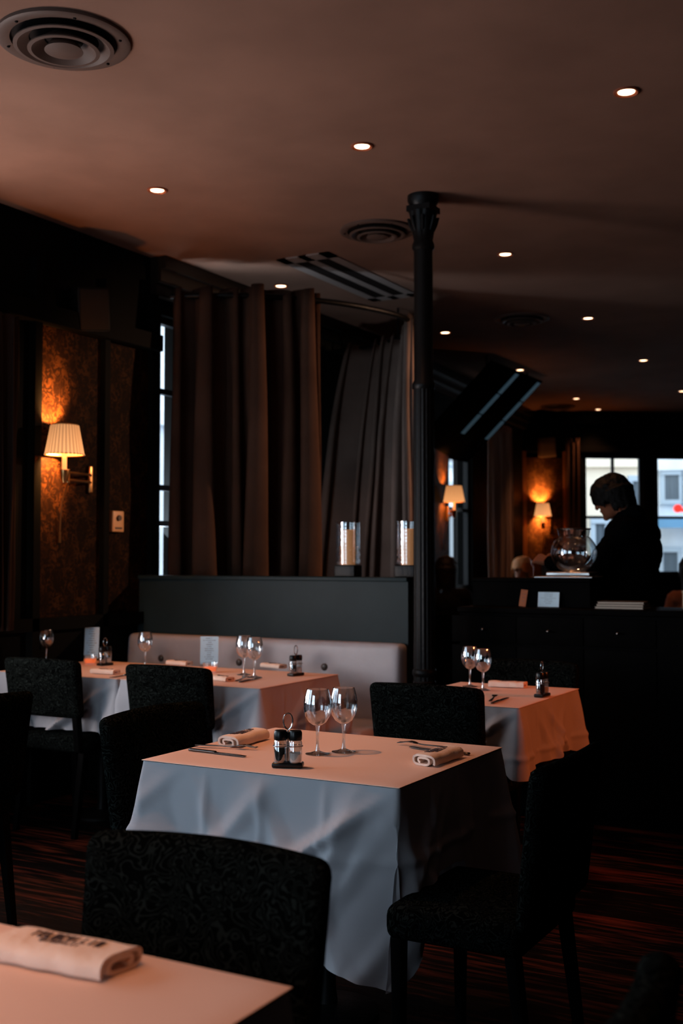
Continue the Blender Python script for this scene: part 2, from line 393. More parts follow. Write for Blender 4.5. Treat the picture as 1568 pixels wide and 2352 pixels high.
    for k in range(20):      # straight back locks down to the nape
        a = PI-1.5+3.0*k/19; m0 = hc+Vector((.05*math.cos(a)-.02, .06*math.sin(a), .10)); p0 = hc+Vector((.100*math.cos(a)-.018, .090*math.sin(a), .01)); p1 = hc+Vector((.098*math.cos(a)-.012, .084*math.sin(a), -.075-rnd.uniform(0, .03)-(.10 if longhair else 0)))
        cap(bm, m0, .016, p0, .018, HM); cap(bm, p0, .020, p1, .007, HM)
    remesh(bm, .0055 if not sit else .008, 'hair', hair, t, 1, .003)
    return t
sp = at_d(1450, 1285, 6.46)
srv = person('standing server in black jacket with short black hair, looking down at the counter', (sp.x, sp.y, 0), TH+PI-.62, False, 'skin_dim', 'black_hair', 'jacket', 'jacket', pitch=.40, yaw=-.05, vox=.006,
       arms=[((.12, -.24, 1.22), (.30, -.12, 1.29)), ((.12, .30, 1.20), (.38, .27, 1.285))], wide=.026)
srv.scale = (1.02, 1.02, 1.018)
SEATS = []
def seated(px, d, face, label, skin, hair, top, lh=False, chairlab='', dz=0):
    p = at_d(px, 1290, d); f = Vector((math.cos(face), math.sin(face)))
    t = person(label, (p.x, p.y, dz), face, True, skin, hair, top, 'sweater', vox=.011, longhair=lh)
    SEATS.append((p.x + f.x*.06, p.y + f.y*.06, face-PI/2, chairlab))
seated(1207, 12.0, TH-PI/2-.9, 'seated blonde person in the background left of the glass bowl', 'skin2', 'blonde', 'sweater', True, 'dark chair under the seated blonde person')
seated(1262, 12.6, TH-PI/2+2.6, 'seated dark-haired person in the background behind the glass bowl', 'skin', 'brown_hair', 'sweater', True, 'dark chair under the dark-haired person behind the bowl')
seated(1024, 10.4, TH-PI/2+3.0, 'seated dark-haired person just right of the column', 'skin', 'brown_hair', 'sweater', True, 'dark chair under the person beside the column')
seated(1592, 9.5, TH+PI/2, 'person in an orange top cut by the right edge of the photo', 'skin', 'brown_hair', 'orange_top', True, 'dark chair under the person in orange')
# ------------------------------------------------------------------ room shell
CZ = 3.22
bm = B(); box(bm, -4.9, 3.2, -2.7, 20.5, -.1, 0); box(bm, -5.6, -4.9, 8.4, 20.5, -.1, 0); struct('floor', bm, 'floor', smooth=False)
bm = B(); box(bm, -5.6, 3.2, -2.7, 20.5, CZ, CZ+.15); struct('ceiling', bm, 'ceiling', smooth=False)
def wall(name, p0, p1, openings, m, th=.2, z1=CZ, side=1):
    d = Vector((p1[0]-p0[0], p1[1]-p0[1], 0)); L = d.length; d.normalize(); n = Vector((-d.y, d.x, 0))*side
    ss = sorted({0, L, *[o[0] for o in openings], *[o[1] for o in openings]}); zs = sorted({0, z1, *[o[2] for o in openings], *[o[3] for o in openings]})
    M = Matrix(((d.x, n.x, 0, p0[0]), (d.y, n.y, 0, p0[1]), (0, 0, 1, 0), (0, 0, 0, 1)))
    bm = B()
    for a, b in zip(ss, ss[1:]):
        for c, e in zip(zs, zs[1:]):
            if any(o[0] <= (a+b)/2 <= o[1] and o[2] <= (c+e)/2 <= o[3] for o in openings): continue
            box(bm, a, b, 0, th, c, e, M)
    struct(name, bm, m, smooth=False); return M
XL = -4.5
nearwins = [(.9, 2.5, .7, 2.7), (3.0, 4.6, .7, 2.7), (5.0, 6.3, .9, 2.7)]
side = (8.17, 8.46, .95, 2.88)
ML = wall('wall_left', (XL, -2.5), (XL, 8.6), nearwins + [side], 'black_wall', side=1)
LB0, LB1 = (XL, 8.6), (-5.02, 13.7)
s0, zb, _ = on_seg(1030, 1325, LB0, LB1); s1, zt, _ = on_seg(1084, 1045, LB0, LB1)
MLB = wall('wall_left_far', LB0, LB1, [(s0, s1, 1.0, 2.65)], 'black_wall', side=1)
BB0 = (-5.02, 13.7); dB = Vector((2.34, 1.7, 0)).normalized(); BB1 = (BB0[0]+dB.x*9.8, BB0[1]+dB.y*9.8)
ops = []
for a, b in ((1340, 1480), (1505, 1700)):
    sa = on_seg(a, 1045, BB0, BB1); sb = on_seg(b, 1310, BB0, BB1); ops.append((sa[0], sb[0], 1.12, 2.67))
MB_ = wall('wall_back', BB0, BB1, ops, 'black_wall', side=1)
wall('wall_right', (3.0, -2.5), (3.0, 19.7), [], 'black_wall', side=-1)
rearwin = [(1.0, 3.2, .7, 2.7)]
MR = wall('wall_rear', (-4.5, -2.5), (3.0, -2.5), rearwin, 'black_wall', side=-1)
def window(n, M, o, mull=(), rails=(), th=.05):
    bm = B(); a, b, c, d = o; w = .045
    box(bm, a, a+w, .04, .04+th, c, d, M); box(bm, b-w, b, .04, .04+th, c, d, M); box(bm, a, b, .04, .04+th, c, c+w, M); box(bm, a, b, .04, .04+th, d-w, d, M)
    for x in mull: box(bm, x-.018, x+.018, .045, .08, c, d, M)
    for z in rails: box(bm, a, b, .045, .08, z-.018, z+.018, M)
    struct('window_%d' % n, bm, 'frame', smooth=False)
for i, o in enumerate(nearwins): window(1+i, ML, o, [(o[0]+o[1])/2], [1.7])
window(4, ML, side, [], [1.55, 1.78, 2.4])
window(5, MLB, (s0, s1, 1.0, 2.65), [(s0+s1)/2], [1.85])
mpx = on_seg(1410, 1100, BB0, BB1)[0]; mz = on_seg(1410, 1188, BB0, BB1)[1]
window(6, MB_, ops[0], [mpx], [mz]); window(7, MB_, ops[1], [ops[1][0]+1.0], [mz])
window(8, MR, rearwin[0], [2.1], [1.7])
def strip(name, p0, p1, prof, m, side=-1):
    d = Vector((p1[0]-p0[0], p1[1]-p0[1], 0)); L = d.length; d.normalize(); n = Vector((-d.y, d.x, 0))*side
    M = Matrix(((d.x, n.x, 0, p0[0]), (d.y, n.y, 0, p0[1]), (0, 0, 1, 0), (0, 0, 0, 1))); bm = B()
    for (o0, o1, z0, z1) in prof: box(bm, 0, L, o0, o1, z0, z1, M)
    return struct(name, bm, m, smooth=False)
corn = [(0, .05, 2.98, 3.06), (0, .085, 3.06, 3.14), (0, .12, 3.14, 3.22)]
strip('trim_1', (XL, 5.56), (XL, 8.6), corn, 'cornice'); strip('trim_2', LB0, (LB1[0], LB1[1]), corn, 'cornice')
strip('trim_3', BB0, BB1, [(0, .06, 3.06, 3.22), (0, .04, 2.7, 2.78)], 'black_wall')
strip('baseboard_left', (XL, -2.5), (XL, 5.4), [(0, .02, 0, .14)], 'black_wall')
def lw_panel(name, px0, px1, z0, z1, m, out=.012):
    y0 = on_x(px0, 1200, XL).y; y1 = on_x(px1, 1200, XL).y; bm = B(); box(bm, XL, XL+out, y0, y1, z0, z1); return struct(name, bm, m, smooth=False)
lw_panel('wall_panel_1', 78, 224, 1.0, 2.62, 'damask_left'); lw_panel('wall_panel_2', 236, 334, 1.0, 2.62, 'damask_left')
for i, (a, b) in enumerate(((62, 78), (224, 236), (334, 346))):
    lw_panel('trim_%d' % (4+i), a, b, .0, 2.98, 'black_wall', .05)
lw_panel('trim_7', -60, 346, 2.62, 2.72, 'black_wall', .09); lw_panel('trim_8', -60, 346, .93, 1.0, 'black_wall', .05)
sa = on_seg(1206, 1100, BB0, BB1)[0]; sb = on_seg(1292, 1100, BB0, BB1)[0]
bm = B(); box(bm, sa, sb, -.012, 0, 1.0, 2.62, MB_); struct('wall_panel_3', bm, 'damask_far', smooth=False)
bm = B(); box(bm, sb, sb+.07, -.05, 0, .2, 2.7, MB_); box(bm, sa-.07, sa, -.05, 0, .2, 2.7, MB_); struct('trim_9', bm, 'lit_wood', smooth=False)
qa = on_seg(985, 1100, LB0, LB1)[0]; qb = on_seg(1028, 1100, LB0, LB1)[0]
bm = B(); box(bm, qa, qb, -.012, 0, 1.0, 2.6, MLB); struct('wall_panel_4', bm, 'damask_left', smooth=False)
bm = B(); box(bm, XL, XL+.05, 6.1, 7.4, 0, 2.9); struct('door_1', bm, 'wood', smooth=False)
# ------------------------------------------------------------------ exterior
bm = B(); box(bm, -40, 3.2, 20.6, 60, -.25, -.12); box(bm, -40, -5.9, -20, 20.6, -.25, -.12); struct('ground', bm, 'asphalt', smooth=False)
def building(label, p0, p1, h, m, wins, side=1, awn=()):
    d = Vector((p1[0]-p0[0], p1[1]-p0[1], 0)); L = d.length; d.normalize(); n = Vector((-d.y, d.x, 0))*side
    t = thing('building', label, 'building', (p0[0], p0[1], -.12), 0)
    M = Matrix(((d.x, n.x, 0, 0), (d.y, n.y, 0, 0), (0, 0, 1, 0), (0, 0, 0, 1)))
    bm = B(); box(bm, 0, L, 0, 1, 0, h, M); box(bm, 0, L, -.15, 0, 3.4, 3.6, M); box(bm, 0, L, -.08, 0, 0, .6, M); obj('wall', bm, m, t, smooth=False)
    for (a, b, c, e) in wins:
        bm = B(); box(bm, a-.1, a, -.07, 0, c, e, M); box(bm, b, b+.1, -.07, 0, c, e, M); box(bm, a-.1, b+.1, -.1, 0, e, e+.12, M); box(bm, a-.1, b+.1, -.12, 0, c-.1, c, M); w = obj('window', bm, 'shutter', t, smooth=False)
        bm = B(); box(bm, a, b, -.02, .0, c, e, M); box(bm, (a+b)/2-.03, (a+b)/2+.03, -.04, 0, c, e, M); obj('pane', bm, 'facade_glass', w, smooth=False)
    for (a, b, z) in awn:
        bm = B(); box(bm, a, b, -.6, 0, z, z+.03, M); box(bm, a, b, -.6, -.57, z-.18, z, M); obj('awning', bm, 'awning', t, smooth=False)
    return t
g0 = at_d(1150, 1285, 24); g1 = at_d(1492, 1285, 24); g2 = at_d(1900, 1285, 24)
building('cream stone building seen through the left panes of the back window', g0, g1, 9, 'facade', [(.6, 1.3, 1, 2.7), (2.0, 2.2, 1.3, 2.2), (2.45, 2.62, 1.6, 2.6), (2.8, 3.0, 2.1, 3.1), (2.75, 3.05, .5, 1.7)])
g1b = at_d(1496, 1285, 25)
building('grey building seen through the right panes of the back window', g1b, g2, 9, 'facade_grey', [(.25, .55, .3, 1.6), (.9, 1.4, .6, 2.0), (.3, .6, 2.75, 3.3), (.75, .95, 2.75, 3.3)], awn=[(.1, 2.2, 2.3)])
building('pale blue-grey building across the street beyond the left windows', (-9.5, 3), (-12, 30), 10, 'facade_grey', [(x, x+.9, z, z+1.7) for x in (1.2, 3.4, 6.9, 12.2, 14.4, 17, 20, 23) for z in (.9, 3.9)])
p = at_d(1556, 1168, 21); t = thing('shop_sign', 'small red lit sign outside, behind the right edge window', 'sign', p, TH)
bm = B(); lathe(bm, [(0, -.03), (.075, -.03), (.075, .03), (0, .03)], 24, M=Matrix.Rotation(PI/2, 4, 'X')); obj('disc', bm, 'neon', t)
bm = B(); rbox(bm, (.13, 0, -.03), (.16, .05, .07), .02); obj('arrow', bm, 'neon', t)
# ------------------------------------------------------------------ ceiling fittings
def downlight(px, py, label, proto=[None]):
    p = on_z(px, py, CZ)
    if proto[0] is None:
        t = thing('recessed_spotlight', label, 'ceiling light', p, 0, 'recessed ceiling spotlights')
        bm = B(); lathe(bm, [(.052, 0), (.052, -.006), (.046, -.009), (.036, -.004), (.034, .0)], 28); obj('rim', bm, 'rim', t)
        bm = B(); lathe(bm, [(0, -.0035), (.034, -.0035), (.034, -.001), (0, -.001)], 24); obj('lens', bm, 'spot', t)
        proto[0] = t
    else: dup(proto[0], p, 0, label, 'recessed ceiling spotlights')
    return p
spots = [(361, 436, 'recessed spotlight at the left of the ceiling, above the window curtain side'),
 (831, 335, 'recessed spotlight in the middle of the nearest row of three'),
 (1438, 210, 'recessed spotlight nearest the top right corner of the photo'),
 (645, 656, 'recessed spotlight just above the large brown curtain, left of the slot grille'),
 (1160, 583, 'recessed spotlight right of the column, third row back from the front'),
 (1022, 763, 'recessed spotlight just right of the column below the middle of its shaft'),
 (1350, 730, 'recessed spotlight right of the third round vent'),
 (1194, 849, 'recessed spotlight beside the top of the slanted dark panel'),
 (1477, 827, 'recessed spotlight toward the right edge above the standing server'),
 (1323, 915, 'small far recessed spotlight just right of and above the furthest round vent'),
 (1373, 940, 'furthest recessed spotlight close to the back wall'),
 (1566, 898, 'recessed spotlight cut by the right edge of the photo')]
SP = [downlight(*s) for s in spots]
def round_vent(px, py, R, label):
    p = on_z(px, py, CZ); t = thing('round_air_vent', label, 'air vent', p, 0, 'round ceiling vents')
    bm = B(); lathe(bm, [(R, 0), (R, -.012), (R*.95, -.018), (R*.80, -.012), (R*.78, 0)], 48); obj('flange', bm, 'vent', t)
    bm = B(); lathe(bm, [(0, -.001), (R*.79, -.001), (R*.79, 0), (0, 0)], 40); obj('backing', bm, 'vent_dark', t)
    for (r0, r1, z) in ((.75, .54, -.03), (.54, .31, -.042), (.29, 0, -.055)):
        bm = B()
        if r1 > 0: lathe(bm, [(R*r0, z-.004), (R*r0, z), (R*r1, -.004), (R*(r1-.02), -.006), (R*(r0-.06), z-.006), (R*r0, z-.004)], 48)
        else: lathe(bm, [(0, z), (R*r0*.5, z), (R*r0, z+.01), (R*r0*.6, -.003), (0, -.003)], 40)
        obj('louvre_ring' if r1 > 0 else 'centre_cone', bm, 'vent', t)
    for k in range(6):
        a = k*PI/3+.4; bm = B(); ell(bm, (R*.88*math.cos(a), R*.88*math.sin(a), -.017), (.006, .006, .004)); obj('screw', bm, 'vent_dark', t)
round_vent(147, 90, .24, 'large round air vent in the top left corner of the ceiling')
round_vent(866, 528, .215, 'round ringed air vent beside the column, above the slot grille')
round_vent(1198, 731, .215, 'round air vent in the ceiling right of the column')
round_vent(1280, 933, .21, 'furthest round air vent near the back wall')
t = thing('slot_air_grille', 'rectangular ceiling air grille with two long dark slots beside the column', 'air grille', (-3.64, 6.64, CZ))
bm = B()
for x0, x1 in ((-.19, -.12), (-.03, .03), (.12, .19)): box(bm, x0, x1, -.66, .66, -.008, 0)
box(bm, -.19, .19, -.66, -.54, -.008, 0); box(bm, -.19, .19, .56, .66, -.008, 0)
obj('frame', bm, 'vent_pale', t, smooth=False)
for x in (-.075, .075):
    bm = B(); box(bm, x-.046, x+.046, -.54, .56, -.005, -.001); obj('slot', bm, 'vent_dark', t, smooth=False)
# ------------------------------------------------------------------ column
cp = on_y(974, 1285, 5.30)
t = thing('cast_iron_column', 'slim black cast iron column with fluted shaft and ornate capital', 'column', (cp.x, 5.30, 0))
bm = B(); lathe(bm, [(.09, 0), (.09, .05), (.075, .07), (.08, .12), (.065, .15), (.066, .3), (.06, .34), (.062, .38), (.056, .42)], 32); obj('base', bm, 'iron', t)
bm = B(); lathe(bm, [(.055, .40), (.055, .9), (.052, 2.2)], 96, fn=lambda a, z: 1 + .035*math.cos(16*a)); obj('fluted_shaft', bm, 'iron', t)
bm = B(); lathe(bm, [(.054, 2.2), (.059, 2.21), (.059, 2.23), (.050, 2.25), (.049, 2.95)], 32); obj('shaft', bm, 'iron', t)
bm = B(); lathe(bm, [(.049, 2.93), (.058, 2.94), (.058, 2.96), (.050, 2.98), (.054, 3.03), (.064, 3.10), (.070, 3.13)], 64, fn=lambda a, z: 1 + (.10 if z > 2.99 else 0)*abs(math.cos(4*a)))
box(bm, -.066, .066, -.066, .066, 3.13, 3.16); lathe(bm, [(.066, 3.16), (.082, 3.19), (.082, 3.218), (0, 3.218)], 24)
for k in range(8):
    a = k*PI/4+PI/8
    tube(bm, [(.052*math.cos(a), .052*math.sin(a), 3.03), (.066*math.cos(a), .066*math.sin(a), 3.06), (.078*math.cos(a), .078*math.sin(a), 3.10), (.070*math.cos(a), .070*math.sin(a), 3.085)], .008, 8)
obj('capital', bm, 'iron', t)
bm = B(); lathe(bm, [(.056, 0), (.063, .01), (.063, .03), (.056, .04)], 32, c=(0, 0, .72)); lathe(bm, [(.056, 0), (.061, .01), (.056, .02)], 32, c=(0, 0, .68)); obj('collar', bm, 'iron', t)
# ------------------------------------------------------------------ partition, banquette
XP = on_y(944, 1320, 5.5).x
t = thing('partition', 'low dark teal lacquered partition behind the banquette', 'partition', (0, 0, 0))
bm = B(); box(bm, XL, XP, 5.46, 5.54, 0, 1.20); obj('panel', bm, 'partition', t, smooth=False)
bm = B(); rbox(bm, ((XL+XP)/2, 5.50, 1.212), (XP-XL, .11, .024), .006); obj('top_rail', bm, 'partition', t)
t = thing('banquette', 'grey leather banquette with buttoned back along the partition', 'bench', (0, 0, 0))
xc = (XL+XP)/2+.01; wd = XP-XL-.01
BX = [on_y(740, 1533, 5.33).x - k*.56 for k in range(4)]
def puff(P):
    y = P.y
    if P.y < 5.40:
        y -= .012*math.sin((P.z-.45)/.43*PI)
        for x in BX: y += .022*math.exp(-(((P.x-x)/.05)**2 + ((P.z-.735)/.05)**2))
    return Vector((P.x, y, P.z))
bm = B(); rbox(bm, (xc, 5.40, .66), (wd, .11, .43), .03, (90, 1, 20), puff); bk = obj('backrest', bm, 'leather', t)
bm = B(); rbox(bm, (xc, 5.14, .41), (wd, .46, .13), .035, (20, 4, 1)); obj('seat', bm, 'leather', t)
bm = B(); box(bm, xc-wd/2, xc+wd/2, 4.98, 5.44, 0, .345); obj('plinth', bm, 'wood', t, smooth=False)
for x in BX:
    bm = B(); ell(bm, (x, 5.350, .735), (.020, .010, .020)); obj('button', bm, 'button', bk)
# ------------------------------------------------------------------ curtain and rail
railpts = [(-4.43, 5.68), (-4.05, 5.86), (-3.74, 6.15), (-3.52, 6.52), (-3.42, 6.98), (-3.56, 7.40), (-4.0, 7.74), (-4.44, 7.86)]
def cr(P, t):
    n = len(P)-1; t = max(0, min(n-1e-6, t)); i = int(t); f = t-i
    p0, p1, p2, p3 = (Vector(P[max(i-1, 0)]), Vector(P[i]), Vector(P[i+1]), Vector(P[min(i+2, n)]))
    return .5*((2*p1) + (p2-p0)*f + (2*p0-5*p1+4*p2-p3)*f*f + (3*p1-p0-3*p2+p3)*f**3)
def resample(P, a, b, N):
    raw = [cr(P, a+(b-a)*i/400) for i in range(401)]; L = [0]
    for i in range(400): L.append(L[-1]+(raw[i+1]-raw[i]).length)
    out = []; j = 0
    for i in range(N+1):
        s = L[-1]*i/N
        while j < 399 and L[j+1] < s: j += 1
        f = (s-L[j])/max(1e-9, L[j+1]-L[j]); out.append(raw[j].lerp(raw[j+1], f))
    return out, L[-1]
RZ = 2.99
t = thing('curtain_rail', 'curved black metal curtain rail hung below the ceiling at the entrance', 'curtain rail')
pts, _ = resample(railpts, 0, 7, 80); bm = B(); tube(bm, [(p.x, p.y, RZ) for p in pts], .019, 10); obj('rail', bm, 'iron', t)
for k in (62, 79):
    bm = B(); tube(bm, [(pts[k].x, pts[k].y, RZ), (pts[k].x, pts[k].y, CZ)], .008, 8); obj('hanger', bm, 'iron', t)
def curtain(label, P, a, b, npl, amp, zt, zb, m, seed=0, spread=None, group=None, lump=(.45, 1.7)):
    rnd = random.Random(seed); N = npl*24
    pts, L = resample(P, a, b, N)
    wd_ = [rnd.uniform(*lump) for _ in range(npl)]; tot = sum(wd_); cum = [0]
    for x in wd_: cum.append(cum[-1]+x/tot)
    am = [rnd.uniform(.7, 1.3) for _ in range(npl)]; sk = [rnd.uniform(-.35, .35) for _ in range(npl)]; hh = [rnd.uniform(-.045, .016) for _ in range(npl)]
    bm = B(); rows = 26; grid = []
    for r in range(rows+1):
        v = r/rows; row = []
        for i, p in enumerate(pts):
            tn = (pts[min(i+1, N)]-pts[max(i-1, 0)]).normalized(); n = Vector((tn.y, -tn.x))
            u = i/N + .03*noise.noise(Vector((i/N*6, v*1.6, seed)))*v; u = max(0, min(.9999, u)); k = max(j for j in range(npl) if cum[j] <= u); f = (u-cum[k])/(cum[k+1]-cum[k])
            A = amp*am[k]*min(1.5, .5+wd_[k]*.5); sn = math.sin(2*PI*f)
            off = A*sn*(.65+.35*min(1, v*4)) + amp*.3*noise.noise(Vector((i/N*10, v*3, seed+7)))
            sh = A*.7*math.sin(4*PI*f)*(.5+.5*v) + sk[k]*.03*v*2
            q = p + n*off + tn*sh
            if spread: q = q + Vector(spread)*v**.8*max(0, (i/N-.1))
            z = zt + (zb-zt)*v + (hh[k]*math.sin(PI*f) + .012*math.cos(2*PI*f))*(1-min(1, v*8))
            row.append(bm.verts.new((q.x, q.y, z)))
        grid.append(row)
    for r in range(rows):
        for i in range(N): bm.faces.new((grid[r][i], grid[r][i+1], grid[r+1][i+1], grid[r+1][i]))
    o = obj('curtain', bm, m, angle=180, recalc=False)
    sm = o.modifiers.new('thickness', 'SOLIDIFY'); sm.thickness = .004
    return tag(o, label, 'curtain', group)
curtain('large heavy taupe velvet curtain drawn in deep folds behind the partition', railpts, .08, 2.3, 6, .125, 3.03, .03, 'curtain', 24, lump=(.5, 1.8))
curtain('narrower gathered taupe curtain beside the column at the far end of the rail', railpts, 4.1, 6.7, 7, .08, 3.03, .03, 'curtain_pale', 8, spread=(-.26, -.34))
curtain('dark curtain at the left edge of the photo beside the wallpaper', [(XL+.10, on_x(-60, 1200, XL+.1).y), (XL+.09, on_x(5, 1200, XL+.1).y), (XL+.08, on_x(44, 1200, XL+.1).y)], 0, 2, 4, .03, 2.60, .95, 'curtain_dark', 5)
q0 = on_seg(1093, 1200, LB0, LB1)[2]; q1 = on_seg(1150, 1200, LB0, LB1)[2]
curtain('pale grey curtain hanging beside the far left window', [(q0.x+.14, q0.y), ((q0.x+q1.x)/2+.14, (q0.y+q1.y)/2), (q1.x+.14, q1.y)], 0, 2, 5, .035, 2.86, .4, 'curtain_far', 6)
q0 = on_seg(1308, 1200, BB0, BB1)[2]; q1 = on_seg(1340, 1200, BB0, BB1)[2]
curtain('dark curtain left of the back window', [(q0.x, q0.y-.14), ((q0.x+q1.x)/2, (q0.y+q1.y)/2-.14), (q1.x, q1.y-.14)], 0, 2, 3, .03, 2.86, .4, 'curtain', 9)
# ------------------------------------------------------------------ slanted panel near ceiling
t = thing('slanted_panel', 'dark slanted panel under the ceiling with two long strips of painted blue reflection', 'panel')
bm = B(); A0 = Vector((-3.88, 0, 3.16)); A1 = Vector((-4.72, 0, 2.36)); dn = (A1-A0); nn = Vector((-dn.z, 0, dn.x)).normalized()
def slab(bm, y0, y1, a, b, o0, o1):
    vs = []
    for y in (y0, y1):
        for (f, o) in ((a, o0), (b, o0), (b, o1), (a, o1)):
            p = A0 + dn*f + nn*o; vs.append(bm.verts.new((p.x, y, p.z)))
    for f in ((0,1,2,3), (7,6,5,4), (0,4,5,1), (1,5,6,2), (2,6,7,3), (3,7,4,0)): bm.faces.new([vs[i] for i in f])
slab(bm, 9.75, 11.15, .0, 1.0, -.01, .01); obj('board', bm, 'board', t, smooth=False)
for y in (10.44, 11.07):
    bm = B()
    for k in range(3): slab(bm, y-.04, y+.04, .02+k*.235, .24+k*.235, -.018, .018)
    obj('reflection_strip', bm, 'bluestrip', t, smooth=False)
for y in (9.8, 10.9):
    bm = B(); tube(bm, [(-3.95, y, 3.08), (-3.95, y, 3.22)], .01, 8); obj('bracket', bm, 'iron', t)
# ------------------------------------------------------------------ sconces
def beam(p, e, ang=95, c=(1, .40, .17), tgt=None, blend=.8, r=.035):
    l = bpy.data.lights.new('spot_beam', 'SPOT'); l.energy = e; l.color = c; l.spot_size = math.radians(ang); l.spot_blend = blend; l.shadow_soft_size = r
    o = bpy.data.objects.new('spot_beam', l); COL.objects.link(o); o.location = p
    if tgt: o.rotation_euler = (Vector(tgt)-Vector(p)).to_track_quat('-Z', 'Y').to_euler()
def point(loc, e, c, r=.03):
    l = bpy.data.lights.new('lamp_light', 'POINT'); l.energy = e; l.color = c; l.shadow_soft_size = r
    o = bpy.data.objects.new('lamp_light', l); COL.objects.link(o); o.location = loc; return o
def sconce(label, base, nrm, al, e, s=1, sx=.17):
    t = thing('wall_lamp', label, 'wall lamp', base, math.atan2(nrm[1], nrm[0]), 'pleated wall lamps')
    bm = B(); rbox(bm, (.012, 0, -.01), (.024, .03, .16), .008); obj('wall_plate', bm, 'brass', t)
    sy = al
    bm = B()
    for z in (-.03, .012): tube(bm, [(.015, 0, z), (.06, sy*.15, z), (sx*.6, sy*.75, z), (sx, sy, z)], .0065, 8)
    tube(bm, [(sx*.6, sy*.75, -.045), (sx*.6, sy*.75, .03)], .010, 8); obj('swing_arm', bm, 'brass', t)
    bm = B(); lathe(bm, [(0, -.06), (.012, -.055), (.02, -.035), (.03, .012), (.03, .018), (.013, .02), (.013, .022), (0, .022)], 20, c=(sx, sy, 0)); obj('holder', bm, 'brass', t)
    bm = B(); lathe(bm, [(0, .02), (.013, .02), (.013, .12), (0, .12)], 16, c=(sx, sy, 0)); obj('candle_tube', bm, 'ivory', t)
    bm = B(); lathe(bm, [(.108*s, .10), (.104*s, .11), (.076*s, .262), (.073*s, .268)], 120, fn=lambda a, z: 1+.022*math.cos(30*a)); sh = obj('lamp_shade', bm, 'shade', t, angle=80); sh.location = (sx, sy, 0)
    for r_, z_ in ((.106, .102), (.075, .266)):
        bm = B(); tube(bm, [(r_*s*math.cos(a), r_*s*math.sin(a), z_) for a in [2*PI*k/32 for k in range(32)]], .003, 6, True); obj('shade_trim', bm, 'brass', sh)
    bm = B(); tube(bm, [(sx*.6, sy*.75, -.04), (.03, sy*.75, -.15), (.014, sy*.74, -.32)], .004, 6); tube(bm, [(.014, sy*.74, -.32), (.014, sy*.74, -.38)], .007, 6); obj('cord', bm, 'brass', t)
    Mx = Matrix.Translation(Vector(base)) @ Matrix.Rotation(math.atan2(nrm[1], nrm[0]), 4, 'Z')
    point(Mx @ Vector((sx, sy, .20)), e*.05, (1, .38, .10), .02)
    beam(Mx @ Vector((sx, sy, .235)), e, 84, (1, .36, .09), Mx @ Vector((0, sy, .345)), .8, .02)
    beam(Mx @ Vector((sx, sy, .135)), e*.8, 84, (1, .36, .09), Mx @ Vector((0, sy, .01)), .8, .02)
    return t
b = on_x(200, 1090, XL); sconce('lit wall lamp with pleated cream shade on the damask wall at left', (XL+.012, b.y, b.z-.02), (1, 0), -.335, 260, sx=.125)
b = on_seg(1022, 1178, LB0, LB1)[2]; sconce('lit pleated wall lamp just right of the column', (b.x+.014, b.y, b.z), (1, .1), -.12, 90, sx=.12)
b = on_seg(1262, 1205, BB0, BB1)[2]; nb = Vector((dB.y, -dB.x)); sconce('lit pleated wall lamp on the far damask panel', (b.x+nb.x*.014, b.y+nb.y*.014, b.z), (nb.x, nb.y), -.13, 170, sx=.12)
# ------------------------------------------------------------------ speakers, thermostat
def speaker(label, loc, rz, w, d, h, tilt, m):
    t = thing('wall_speaker', label, 'speaker', loc, rz)
    M = Matrix.Rotation(tilt, 3, 'Y') @ Matrix.Rotation(.1, 3, 'X')
    bm = B(); rbox(bm, (.10, 0, 0), (d, w, h), .012, fn=lambda P: M @ P); obj('cabinet', bm, m, t)
    bm = B(); rbox(bm, (.10+d/2+.004, 0, 0), (.008, w*.88, h*.9), .003, fn=lambda P: M @ P); obj('grille', bm, 'grille' if m == 'speaker' else m, t)
    bm = B(); tube(bm, [(0, 0, 0), (.06, 0, 0)], .014, 8); lathe(bm, [(0, 0), (.03, 0), (.03, .01), (0, .01)], 16, M=Matrix.Rotation(PI/2, 4, 'Y')); obj('bracket', bm, 'iron', t)
p = on_x(195, 712, XL); speaker('black loudspeaker mounted high on the left wall, tilted down', (XL, p.y, p.z), -.5, .19, .12, .25, .16, 'speaker')
p = on_seg(1250, 1027, BB0, BB1)[2]; speaker('small pale loudspeaker high above the far wall lamp', (p.x, p.y, p.z), math.atan2(nb.y, nb.x), .20, .14, .24, .15, 'speaker_far')
p = on_x(258, 1198, XL)
t = thing('thermostat', 'beige wall thermostat box with round dial below the wallpaper lamp', 'thermostat', (XL+.012, p.y, p.z))
bm = B(); rbox(bm, (.018, 0, 0), (.036, .10, .125), .006); obj('casing', bm, 'beige', t)
bm = B(); lathe(bm, [(0, .036), (.018, .036), (.016, .048), (0, .048)], 20, c=(0, 0, .02), M=Matrix.Rotation(PI/2, 4, 'Y')); obj('dial', bm, 'book', t)
bm = B(); box(bm, .0361, .038, -.03, .03, -.045, -.035); obj('slot', bm, 'book', t)
